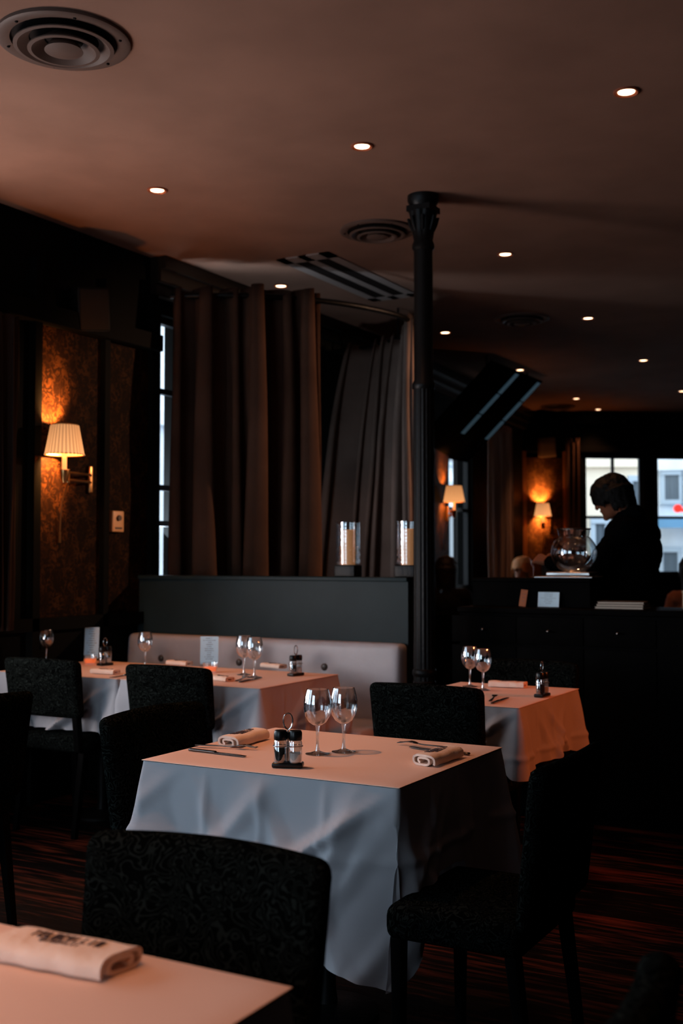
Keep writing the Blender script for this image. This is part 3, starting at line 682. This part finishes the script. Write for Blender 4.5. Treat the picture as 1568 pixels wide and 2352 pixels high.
# ------------------------------------------------------------------ chairs
def make_chair(label, gap, cat='chair', group='black patterned dining chairs'):
    t = thing('dining_chair', label, cat, (0,0,0), 0, group)
    bm = B(); rbox(bm, (0, 0, .435), (.44, .43, .085), .03, (6, 6, 1), fn=lambda P: Vector((P.x*(1-.06*(.2-P.y)), P.y, P.z + (.012*(1-(P.x/.23)**2)*(1-(P.y/.22)**2) if P.z > .44 else 0)))); obj('seat', bm, 'chair', t)
    zb = .565 if gap else .46
    H = .84
    def bend(P):
        u = P.x/.24; f = (P.z-.42)/.42
        x = P.x*(1+.06*f); y = P.y - .085*f + .035*u*u*f
        z = P.z + .010*(1-u*u)*max(0, (P.z-zb)/(H-zb))
        return Vector((x, y, z))
    bm = B(); rbox(bm, (0, -.215, (zb+H)/2), (.45, .055, H-zb), .0265, (12, 1, 7), bend); obj('backrest', bm, 'chair', t)
    if gap:
        for s in (-1, 1):
            bm = B(); rbox(bm, (s*.19, -.215, .49), (.035, .035, .17), .008, (1, 1, 2), bend); obj('back_post', bm, 'wood', t)
    for sx in (-1, 1):
        for sy in (-1, 1):
            def tp(P, sx=sx, sy=sy):
                f = 1-P.z/.40; k = 1-.35*f
                return Vector((sx*(.188)+ (P.x-sx*.188)*k, sy*.18 + (P.y-sy*.18)*k + (sy < 0)*(-.06*f), P.z))
            bm = B(); rbox(bm, (sx*.188, sy*.18, .20), (.04, .04, .40), .006, (1, 1, 4), tp); obj('leg', bm, 'wood', t)
    return t
protoA = [None, None]
def chair(bx, by, face, label, gap=False, sc=1, dp=1):
    i = 1 if gap else 0
    f = Vector((-math.sin(face), math.cos(face))); c = Vector((bx, by)) + f*.30*dp
    if protoA[i] is None:
        protoA[i] = make_chair(label, gap); t = protoA[i]; t.location = (c.x, c.y, 0); t.rotation_euler.z = face
    else: t = dup(protoA[i], (c.x, c.y, 0), face, label, 'black patterned dining chairs')
    t.scale = (sc, dp, 1)
    return t
chair(-1.14, 1.59, PI+.05, 'black patterned chair in the foreground behind the nearest table')
chair(-.32, 1.20, PI/2, 'dark chair back cut off by the bottom right corner of the photo')
chair(-2.33, 2.88, -PI/2, 'black patterned chair at the left end of the central table', sc=1.06)
chair(-.86, 2.71, PI/2, 'black patterned chair at the right end of the central table', dp=.82)
chair(-3.17, 4.03, 0, 'black patterned chair in front of the right table of the banquette row', True)
chair(-3.93, 4.03, 0, 'black patterned chair in front of the left banquette table', True)
chair(-1.84, 3.90, 0, 'black patterned chair between the central table and the right rear table')
chair(-1.84, 5.12, PI, 'dark chair on the far side of the right rear table')
chair(-3.00, 2.84, PI/2, 'dark chair cut off by the left edge of the photo')
for (x, y, r, lb) in SEATS:
    o = dup(protoA[0], (x, y, 0), r, lb, 'black patterned dining chairs'); o.scale = (1, 1, 1)
# ------------------------------------------------------------------ tables
TT = .752
def table_set(x0, x1, y0, y1, lab, drop=.50, lim=(), seed=0, flat='', se=.085):
    cx, cy = (x0+x1)/2, (y0+y1)/2
    t = thing('dining_table', 'dark wooden pedestal table under ' + lab, 'table', (cx, cy, 0))
    bm = B(); box(bm, x0-cx+.006, x1-cx-.006, y0-cy+.006, y1-cy-.006, .715, .744); obj('tabletop', bm, 'wood', t, smooth=False)
    bm = B(); lathe(bm, [(0, .03), (.030, .03), (.024, .08), (.024, .66), (.05, .70), (.09, .715), (0, .715)], 24); obj('pedestal', bm, 'iron', t)
    bm = B(); lathe(bm, [(0, 0), (.15, 0), (.15, .012), (.10, .025), (.03, .035), (0, .035)], 32); obj('base', bm, 'iron', t)
    rnd = random.Random(seed); ph = [rnd.uniform(0, 6.28) for _ in range(8)]
    per = []; rc = .008; n = 90
    cor = [((x0, y0), (x1, y0), 'S'), ((x1, y0), (x1, y1), 'E'), ((x1, y1), (x0, y1), 'N'), ((x0, y1), (x0, y0), 'W')]
    s_acc = 0
    for (a, b, sd) in cor:
        a, b = Vector(a), Vector(b); L = (b-a).length; d = (b-a)/L; nr = Vector((d.y, -d.x))
        for i in range(n):
            u = rc + (L-2*rc)*i/(n-1); per.append((a+d*u, nr, sd, u, L, min(u, L-u), s_acc+u))
        c0 = b - d*rc - nr*rc
        for k in (1, 2, 3):
            an = k/4*PI/2; dirv = nr*math.cos(an)+d*math.sin(an); per.append((c0+dirv*rc, dirv, 'C' if sd != 'S' else 'D', 0, L, 0, s_acc+L))
        s_acc += L
    dg = [(rnd.uniform(.1, .95)*s_acc/4 + q*s_acc/4, rnd.uniform(-1.3, 1.3), rnd.uniform(.014, .03)) for q in range(4) for _ in range(4)]
    Ls = x1-x0
    dg += [(Ls*1.0, -1.45, .080), (Ls*.55, -.9, .035), (Ls*.86, -.35, .055), (Ls*.2, .5, .03)]
    bm = B(); rows = 38; grid = []
    for r in range(rows+1):
        tt = r/rows; row = []
        for (p, nr, sd, u, L, dc, s) in per:
            dr = drop*(1+.12*math.exp(-(dc/.10)**2)); wl = 0
            for (ls, la, lb, ll) in lim:
                if ls == sd:
                    w = 1/(1+math.exp(-(u-la)/.012)) * 1/(1+math.exp((u-lb)/.012)); wl = max(wl, w); dr = dr*(1-w) + min(ll, dr)*w
            hang = dr*tt
            g = hang/.5; fl = .12 if sd in flat else 1
            nearSE = sd == 'D' or (sd == 'S' and u > L/2) or (sd == 'E' and u < L/2)
            am0 = se if nearSE else .085
            cf = math.exp(-dc/.15)*math.cos(2*PI*dc/.36)
            off = .003 + g*(.010 + am0*cf*fl)
            off += g*fl*(.016*math.sin(s*2*PI/.37+ph[0]+g*.8) + .007*math.sin(s*2*PI/.15+ph[1]))*(1-math.exp(-dc/.08))*(1-.8*wl)
            for uc in (L*.27, L*.5, L*.74): off += .008*max(0, 1-abs(u-uc)/.018)*min(1, g*6)*(sd not in 'CD')
            off += .007*max(0, 1-abs(hang-.19)/.018)
            ce = 1-math.exp(-dc/.05) if nearSE and se < 0 else 1
            for (sc, sl, am) in dg:
                q = abs((s-sc) - sl*hang)/.05
                if q < 1: off += am*(1-q)*min(1, g*1.6)*fl*ce
            off += .010*noise.noise(Vector((s*5+hang*3, hang*7, seed)))*min(1, g*4)*fl*ce
            off = max(off, .002 if se >= 0 or not nearSE else -.045)
            q = p + nr*off
            row.append(bm.verts.new((q.x, q.y, .7475 - hang)))
        grid.append(row)
    N = len(per)
    for r in range(rows):
        for i in range(N): bm.faces.new((grid[r][i], grid[r+1][i], grid[r+1][(i+1) % N], grid[r][(i+1) % N]))
    bm.faces.new(grid[0])
    o = obj('tablecloth', bm, 'cloth', angle=60); tag(o, 'grey-white cloth draped over ' + lab, 'tablecloth')
    bm = B(); rbox(bm, (cx, cy, .7500), (x1-x0+.008, y1-y0+.008, .0022), .0009, (16, 16, 1))
    o = obj('paper_sheet', bm, 'paper'); tag(o, 'pale paper table sheet laid over ' + lab, 'table sheet')
table_set(-2.08, -1.27, 2.555, 3.25, 'the central table', .46, [('W', .08, .64, .26), ('E', .10, .42, .255)], 1, se=-.06)
table_set(-1.62, -.81, .60, 1.30, 'the nearest table at bottom left', .46, [('N', .04, .62, .255)], 2)
table_set(-3.56, -2.77, 4.20, 4.90, 'the right table of the banquette row', .30, [('S', .12, .68, .255), ('N', -.1, .9, .255)], 3, 'WN')
table_set(-4.36, -3.585, 4.20, 4.90, 'the left table of the banquette row', .30, [('S', .08, .70, .255), ('N', -.1, .9, .255)], 4, 'EWN')
table_set(-2.10, -1.545, 4.14, 4.88, 'the right rear table', .24, [('S', .02, .50, .20), ('N', .05, .50, .20)], 5, 'W')
# ------------------------------------------------------------------ tableware
def wine_glass_proto():
    t = thing('wine_glass', '', 'wine glass', (0,0,0), 0)
    bm = B(); lathe(bm, [(0, .0), (.034, .0), (.034, .0015), (.02, .004), (.007, .009), (.0045, .02), (.004, .05), (.0055, .072), (.007, .078), (0, .079)], 32); obj('stem', bm, 'bowl_glass', t)
    bm = B(); lathe(bm, [(.0005, .078), (.012, .080), (.024, .088), (.034, .104), (.0385, .124), (.038, .145), (.034, .165), (.0305, .178), (.0290, .178), (.0325, .165), (.0365, .145), (.037, .124), (.0325, .105), (.022, .090), (.010, .083), (.0005, .082)], 40); obj('bowl', bm, 'glass', t)
    return t
WG = None
def wine(px, py, label, s=1, loc=None):
    global WG
    p = on_z(px, py, TT) if loc is None else loc
    if WG is None:
        WG = wine_glass_proto(); o = WG; o.location = p; o['label'] = label; o['group'] = 'stemmed wine glasses'
    else: o = dup(WG, p, 0, label, 'stemmed wine glasses')
    o.scale = (s, s, s); return o
wine(729, 1732, 'wine glass on the central table, left one of the pair', 1.06)
wine(789, 1727, 'wine glass on the central table, right one of the pair', 1.06)
wine(1079, 1577, 'wine glass on the right rear table, left one of the pair', 1.0)
wine(1109, 1585, 'wine glass on the right rear table, right one of the pair', 1.0)
wine(560, 1550, 'wine glass left one of the pair near the right end of the banquette row', 1.08)
wine(584, 1556, 'wine glass right one of the pair near the right end of the banquette row', 1.08)
wine(333, 1532, 'wine glass in the middle of the banquette row, right of the condiment stand', 1.03)
wine(106, 1523, 'wine glass at the far left of the banquette row', 1.03)
CD = None
def caddy(px, py, rz, label):
    global CD
    p = on_z(px, py, TT)
    if CD is not None: return dup(CD, p, rz, label, 'salt and pepper stands')
    t = thing('condiment_stand', label, 'salt and pepper stand', p, rz, 'salt and pepper stands'); CD = t
    bm = B(); rbox(bm, (0, 0, .007), (.085, .042, .014), .005); obj('tray', bm, 'black_plastic', t)
    for s, c in ((-1, 'pepper'), (1, 'salt')):
        x = s*.0205
        bm = B(); lathe(bm, [(0, .014), (.018, .014), (.0185, .02), (.0185, .068), (.015, .076), (.014, .080)], 24, c=(x, 0, 0)); j = obj('shaker', bm, 'bowl_glass', t)
        bm = B(); lathe(bm, [(0, .016), (.0165, .016), (.0165, .052 if s < 0 else .040), (0, .054 if s < 0 else .041)], 20, c=(x, 0, 0)); obj('contents', bm, c, j)
        bm = B(); lathe(bm, [(.0175, .074), (.0185, .078), (.0185, .094), (.016, .100), (0, .1015)], 24, c=(x, 0, 0)); obj('cap', bm, 'black_plastic', j)
    bm = B(); pts = [(0, 0, .012), (0, 0, .10)] + [(.013*math.sin(a), 0, .125-.022*math.cos(a)) for a in [k/14*2*PI for k in range(1, 14)]] + [(0, 0, .103)]
    tube(bm, pts, .0022, 8); obj('wire_handle', bm, 'chrome', t)
    for s in (-1, 1):
        bm = B(); tube(bm, [(s*.0205+.02*math.cos(a), .02*math.sin(a), .058) for a in [2*PI*k/24 for k in range(24)]], .0015, 6, True); obj('wire_ring', bm, 'chrome', t)
    return t
caddy(661, 1762, TH-.1, 'salt and pepper stand with wire handle on the central table')
caddy(679, 1552, TH+.9, 'salt and pepper stand at the right end of the banquette row')
caddy(241, 1528, TH+.9, 'salt and pepper stand beside the left standing menu card')
caddy(1245, 1600, TH+1.0, 'salt and pepper stand on the right rear table')
NP = None
def glyphs(bm, x0, x1, y0, y1, z, n, rnd, th=.0006):
    w = (x1-x0)/n
    for i in range(n):
        a = x0+i*w+w*.12; b = a+w*.68; st = w*.22
        k = rnd.choice(['I', 'L', 'H', 'T', 'E', 'O', 'N', 'C'])
        R = []
        if k in 'LHEONC': R.append((a, a+st, y0, y1))
        if k in 'HON': R.append((b-st, b, y0, y1))
        if k in 'IT': R.append(((a+b)/2-st/2, (a+b)/2+st/2, y0, y1))
        if k in 'LEOC': R.append((a, b, y0, y0+(y1-y0)*.18))
        if k in 'TEOCN': R.append((a, b, y1-(y1-y0)*.18, y1))
        if k in 'HE': R.append((a, b, (y0+y1)/2-.05*(y1-y0), (y0+y1)/2+.09*(y1-y0)))
        for r in R: box(bm, r[0], r[1], r[2], r[3], z, z+th)
def napkin(p, rz, label, s=(1, 1, 1)):
    global NP
    L = .175
    if NP is None:
        t = thing('napkin', label, 'napkin', p, rz, 'rolled napkins'); NP = t
        W, H, N = .037, .0155, 90; turns = 1.75; cen = []
        for i in range(N+1):
            f = i/N; a = -PI*.35 + f*turns*2*PI; k = .30+.70*f
            ca, sa = math.cos(a), math.sin(a); e = .55
            cen.append(Vector((W*k*math.copysign(abs(ca)**e, ca), H*k*math.copysign(abs(sa)**.7, sa)+H+.001)))
        th = .0058
        bm = B(); secs = 14; cols = []
        prof = []
        for i, c in enumerate(cen):
            tn = (cen[min(i+1, N)]-cen[max(i-1, 0)]).normalized(); n = Vector((-tn.y, tn.x)); prof.append((c+n*th/2, c-n*th/2))
        loop = [a for a, _ in prof] + [b_ for _, b_ in reversed(prof)]
        zmin = min(v.y for v in loop)
        for j in range(secs+1):
            x = -L/2 + L*j/secs; e = 1+.03*math.sin(j*1.3)
            cols.append([bm.verts.new((x + .004*math.sin(v.x*60), v.x*e, (v.y-zmin)*(1+.03*math.sin(j*.9)))) for v in loop])
        K = len(loop)
        for A, C in zip(cols, cols[1:]):
            for k in range(K): bm.faces.new((A[k], A[(k+1) % K], C[(k+1) % K], C[k]))
        M = len(prof)
        for col in (cols[0], cols[-1]):
            for i in range(M-1): bm.faces.new((col[i], col[i+1], col[K-2-i], col[K-1-i]))
        body = obj('folded_cloth', bm, 'napkin', t, angle=50)
        ztop = max(v.co.z for v in body.data.vertices if abs(v.co.y) < .02)
        rnd = random.Random(4)
        bm = B(); glyphs(bm, -.055, .055, -.004, .012, ztop-.0020, 10, rnd, .0026); glyphs(bm, -.03, .03, -.014, -.008, ztop-.0020, 9, rnd, .0026)
        obj('printed_lettering', bm, 'print', t, smooth=False)
        o = t
    else: o = dup(NP, p, rz, label, 'rolled napkins')
    o.scale = s; return o
def napk(px0, py0, px1, py1, label, s=1, flip=False):
    a = on_z(px0, py0, TT); b = on_z(px1, py1, TT); c = (a+b)/2; c.z = TT; d = b-a
    return napkin(c, math.atan2(d.y, d.x)+(PI if flip else 0), label, s=(s, s, s))
napk(500, 1722, 612, 1690, 'rolled printed napkin at the left end of the central table', 1.1)
napk(955, 1764, 1050, 1732, 'rolled printed napkin at the right end of the central table', 1.05)
c = on_z(150, 2208, TT); e = on_z(285, 2238, TT); napkin(c, math.atan2(e.y-c.y, e.x-c.x)+.05, 'rolled printed napkin on the nearest table, blurred in the foreground', s=(1.14, 1.25, 1.0))
napk(195, 1545, 290, 1550, 'rolled napkin between the two chairs of the banquette row', .8)
napk(368, 1524, 458, 1530, 'rolled napkin left of the white menu card in the banquette row', .8)
napk(172, 1503, 240, 1509, 'rolled napkin behind the blue-lit menu card', .7)
napk(487, 1560, 533, 1566, 'rolled napkin right of the chair in the banquette row, near cutlery', .75)
napk(596, 1531, 662, 1537, 'rolled napkin behind the pair of glasses in the banquette row', .8)
napk(1118, 1576, 1215, 1580, 'rolled napkin on the right rear table', .9)
FK = KN = None
def fork_at(p, rz, label):
    global FK
    if FK is not None: return dup(FK, p, rz, label, 'forks')
    t = thing('fork', label, 'fork', p, rz, 'forks'); FK = t
    def arch(P): return Vector((P.x, P.y, P.z + .006*math.exp(-((P.x-.055)/.025)**2)+.0012))
    bm = B(); rbox(bm, (-.035, 0, .0015), (.13, .013, .003), .0012, (16, 2, 1), fn=lambda P: arch(Vector((P.x, P.y*(1-.55*max(0, (P.x+.06)/.09)) if P.x < .03 else P.y*.45, P.z)))); obj('handle', bm, 'steel', t)
    bm = B(); rbox(bm, (.044, 0, .0015), (.032, .022, .0028), .0011, (6, 4, 1), fn=lambda P: arch(Vector((P.x, P.y*(min(1, .35+(P.x-.028)/.018)), P.z))))
    for k in range(4): rbox(bm, (.078, -.0090+k*.006, .0015), (.040, .0028, .0024), .001, (6, 1, 1), fn=arch)
    obj('tines', bm, 'steel', t); return t
def knife_at(p, rz, label):
    global KN
    if KN is not None: return dup(KN, p, rz, label, 'knives')
    t = thing('knife', label, 'knife', p, rz, 'knives'); KN = t
    bm = B(); rbox(bm, (-.055, 0, .004), (.10, .014, .007), .003, (8, 2, 1)); obj('handle', bm, 'steel', t)
    bm = B(); rbox(bm, (.05, 0, .003), (.115, .018, .0018), .0008, (12, 3, 1), fn=lambda P: Vector((P.x, (P.y if P.y < 0 else P.y*max(.05, 1-max(0, (P.x-.06)/.048)**2)), P.z))); obj('blade', bm, 'steel', t)
    return t
def cut(fn, px0, py0, px1, py1, label, dz=0):
    a = on_z(px0, py0, TT); b = on_z(px1, py1, TT); c = (a+b)/2; c.z = TT+dz; d = b-a
    return fn(c, math.atan2(d.y, d.x), label)
cut(knife_at, 418, 1722, 582, 1741, 'knife below the left napkin of the central table')
cut(fork_at, 455, 1716, 585, 1722, 'fork below the left napkin of the central table', .004)
cut(knife_at, 1095, 1737, 925, 1716, 'knife behind the right napkin of the central table')
cut(fork_at, 1035, 1722, 925, 1711, 'fork behind the right napkin of the central table', .004)
cut(fork_at, 535, 1568, 575, 1552, 'fork in the banquette row beside the pair of glasses')
cut(knife_at, 550, 1568, 598, 1558, 'knife in the banquette row beside the pair of glasses')
cut(fork_at, 1122, 1615, 1142, 1595, 'fork on the right rear table')
cut(knife_at, 1128, 1618, 1166, 1603, 'knife on the right rear table')
cut(knife_at, 305, 1549, 262, 1556, 'knife on the middle of the banquette row behind the chair')
def card(px, py, w, h, tilt, rz, label, loc=None, m='card', rows=11):
    p = on_z(px, py, TT) if loc is None else loc
    t = thing('menu_card', label, 'menu card', p, rz); t.rotation_euler = (tilt, 0, rz)
    bm = B(); box(bm, -w/2, w/2, -.0008, .0008, 0, h); obj('card_sheet', bm, m, t, smooth=False)
    rnd = random.Random(rows+int(px)); bm = B()
    for r in range(rows):
        z = h*(.93-.82*r/rows); L = w*rnd.choice((.25, .5, .7, .4)) if r > 0 else w*.4; n = max(3, int(L/(h*.018)))
        for i in range(n):
            if rnd.random() < .85: x = -L/2+L*i/n; box(bm, x, x+L/n*.75, -.0016, -.0008, z, z+h*.018)
    obj('printed_text', bm, 'ink', t, smooth=False); return t
card(209, 1512, .085, .178, -.12, TH-.05, 'blue-lit menu card standing at the left of the banquette row')
card(480, 1526, .098, .15, -.10, TH, 'white menu card standing in the middle of the banquette row')
def votive(px, py, label):
    t = thing('candle_glass', label, 'candle glass', on_z(px, py, TT), 0)
    bm = B(); lathe(bm, [(0, 0), (.030, 0), (.034, .01), (.038, .048), (.036, .048), (.032, .008), (0, .006)], 28); obj('tumbler', bm, 'glass', t)
    bm = B(); lathe(bm, [(0, .007), (.030, .007), (.034, .028), (0, .028)], 24); obj('amber_wax', bm, 'amber', t)
votive(207, 1525, 'small amber candle glass in front of the blue-lit menu card')
votive(483, 1544, 'small amber candle glass in front of the white menu card')
def hurricane(px, label):
    p = on_y(px, 1326, 5.50)
    t = thing('candle_holder', label, 'candle holder', (p.x, 5.50, 1.224), 0, 'hurricane candle holders')
    bm = B(); rbox(bm, (0, 0, .033), (.13, .09, .066), .006); obj('base', bm, 'iron', t)
    def rp(a, z): return 1+.035*math.sin(z*170)*(1 if z < .17 else .25)
    pr = [(.066, .067)] + [(.066, .067+.235*i/48) for i in range(1, 49)]; pr += [(.062, .302), (.060, .07)]
    bm = B(); lathe(bm, pr, 40, fn=rp); obj('glass_cylinder', bm, 'glass', t, angle=80)
    bm = B(); lathe(bm, [(0, .067), (.040, .067), (.040, .255), (.034, .262), (0, .255)], 32); c = obj('candle', bm, 'wax', t)
    bm = B(); tube(bm, [(0, 0, .255), (.001, 0, .27)], .0015, 6); obj('wick', bm, 'iron', c)
hurricane(799, 'cream candle in a glass cylinder on the partition, left of the column')
hurricane(938, 'cream candle in a glass cylinder half hidden by the column')
# ------------------------------------------------------------------ service counter
CX0, CX1, CY0, CY1 = -2.40, -1.20, 5.56, 6.02
t = thing('service_counter', 'black service counter with drawers behind the right rear table', 'counter', (0, 0, 0))
bm = B(); box(bm, CX0, CX1, CY0, CY1, .06, 1.04); box(bm, CX0+.03, CX1-.03, CY0+.04, CY1, 0, .06); obj('carcass', bm, 'wood', t, smooth=False)
bm = B(); rbox(bm, ((CX0+CX1)/2, (CY0+CY1)/2-.005, 1.055), (CX1-CX0+.02, CY1-CY0+.02, .03), .006); obj('worktop', bm, 'wood', t)
UX1 = on_y(1368, 1320, 5.85).x
bm = B(); box(bm, CX0, UX1, 5.74, CY1, 1.07, 1.20); rbox(bm, ((CX0+UX1)/2, 5.88, 1.21), (UX1-CX0+.01, .30, .02), .005); obj('raised_shelf', bm, 'wood', t, smooth=False)
kx = [on_y(x, 1446, CY0).x for x in (1112, 1262, 1421)]
for i, x in enumerate(kx):
    bm = B(); rbox(bm, (x, CY0-.002, .955), (.365, .006, .14), .002); d = obj('drawer', bm, 'wood', t)
    bm = B(); tube(bm, [(x, CY0-.005, .955), (x, CY0-.024, .955)], .004, 8); ell(bm, (x, CY0-.028, .955), (.008, .007, .008)); obj('knob', bm, 'knob', d)
for i, x in enumerate(kx):
    bm = B(); rbox(bm, (x, CY0-.002, .47), (.365, .006, .80), .002); d = obj('door', bm, 'wood', t)
p = on_y(1015, 1358, 5.74); bm = B(); tube(bm, [(p.x, 5.74, p.z), (p.x, 5.72, p.z)], .012, 12); obj('socket', bm, 'steel', t)
p = on_y(1260, 1399, 5.72); card(1260, 1399, .115, .078, -.15, 0, 'small white printed card leaning on the service counter', loc=Vector((p.x, 5.71, 1.0715)), rows=7)
p = on_y(1197, 1399, 5.70); c = card(1197, 1399, .036, .09, -.18, .1, 'narrow orange card leaning on the service counter', loc=Vector((p.x, 5.71, 1.0715)), m='orange_card', rows=4); c.rotation_euler.y = .12
px = on_y(1425, 1400, 5.68)
for k, (w, lb) in enumerate(((.25, 'lowest'), (.24, 'middle'), (.235, 'topmost'))):
    m = thing('menu_folder', lb+' menu folder of the stack on the right of the counter', 'menu', (px.x, 5.72, 1.0705+k*.0125), .06*k, 'stacked menu folders')
    bm = B(); box(bm, -w/2, w/2, -.08, .08, 0, .0015); box(bm, -w/2, w/2, -.08, .08, .0105, .012); box(bm, -w/2, w/2, .0785, .08, 0, .012); obj('cover', bm, 'book', m, smooth=False)
    bm = B(); box(bm, -w/2+.005, w/2-.005, -.077, .078, .0016, .0104); obj('pages', bm, 'book_pages', m, smooth=False)
t = thing('card_box', 'small cream box at the right end of the service counter', 'box', (CX1-.06, 5.80, 1.0705), .1)
bm = B(); rbox(bm, (0, 0, .04), (.06, .05, .08), .003); obj('carton', bm, 'cream_box', t)
bm = B(); rbox(bm, (0, 0, .087), (.064, .054, .014), .003); obj('lid', bm, 'cream_box', t)
pb = on_y(1318, 1318, 5.88)
t = thing('metal_stand', 'low stainless steel box stand under the glass bowl', 'stand', (pb.x-.03, 5.88, 1.2205), 0)
bm = B(); rbox(bm, (0, 0, .005), (.32, .2, .010), .004); obj('base_tray', bm, 'stainless', t)
bm = B(); rbox(bm, (.02, 0, .022), (.24, .16, .022), .006); obj('drum', bm, 'stainless', t)
t = thing('glass_bowl', 'large round clear glass bowl on the counter in front of the server', 'bowl', (pb.x, 5.88, 1.2545), 0)
R = .122
pr = [(0, .0)] + [(R*math.sin(a), (R-R*math.cos(a))*.93-.012) for a in [.45+i*.11 for i in range(19)]] + [(.085, .222), (.088, .228)]
bm = B(); lathe(bm, pr, 48); obj('bowl_wall', bm, 'bowl_glass', t)
bm = B(); tube(bm, [(.088*math.cos(a), .088*math.sin(a), .228) for a in [2*PI*k/40 for k in range(40)]], .004, 8, True); obj('rim', bm, 'chrome', t)
# ------------------------------------------------------------------ lights
def area(loc, target, sx, sy, e, c):
    l = bpy.data.lights.new('daylight_standin', 'AREA'); l.shape = 'RECTANGLE'; l.size = sx; l.size_y = sy; l.energy = e; l.color = c
    o = bpy.data.objects.new('daylight_standin', l); COL.objects.link(o); o.location = loc
    o.rotation_euler = (Vector(target)-Vector(loc)).to_track_quat('-Z', 'Y').to_euler(); return o
DAY = (.44, .72, 1.0)
area((XL-.35, -.8, 1.7), (-1.5, 1.5, 1.2), 1.6, 2.0, 16, DAY)
area((XL-.35, 1.3, 1.7), (-1.5, 3.2, 1.3), 1.6, 2.0, 20, DAY)
area((XL-.35, 3.15, 1.1), (-3.4, 4.2, 2.7), 1.2, 1.2, 85, (1, .84, .80))  # added warm up-light, brightens the ceiling in place of street bounce
area((-2.4, -2.8, 1.7), (-2.9, 3, .9), 2.2, 2.0, 23, DAY)
area((XL-.25, 5.82, 1.6), (-3.4, 6.5, 3.2), .25, 1.3, 38, (.7, .85, 1.0))
EN = [14, 32, 3, 18, 46, 34, 22, 40, 8, 46, 46, 6]
for p, e in zip(SP, EN): beam((p.x, p.y, CZ-.03), e, 50 if e == 14 else 90)
for x, y, e in ((-2.46, 2.5, 105), (-2.46, .46, 130), (-1.24, .46, 80)): beam((x, y, CZ-.03), e, 78)
beam((1.6, 5.0, 2.2), 200, 34, (1, .17, .04), (-1.6, 4.4, .45), .7, .08)
beam((-.2, 8.0, 2.9), 560, 38, (1, .55, .34), (-3.9, 6.3, 1.9), .6, .03)  # added spot without a fitting, rakes light across the curtain folds
# sky
w = bpy.data.worlds.new('sky'); SC.world = w; w.use_nodes = True; bg = w.node_tree.nodes['Background']
bg.inputs[0].default_value = (.74, .88, 1.0, 1); bg.inputs[1].default_value = 3.2
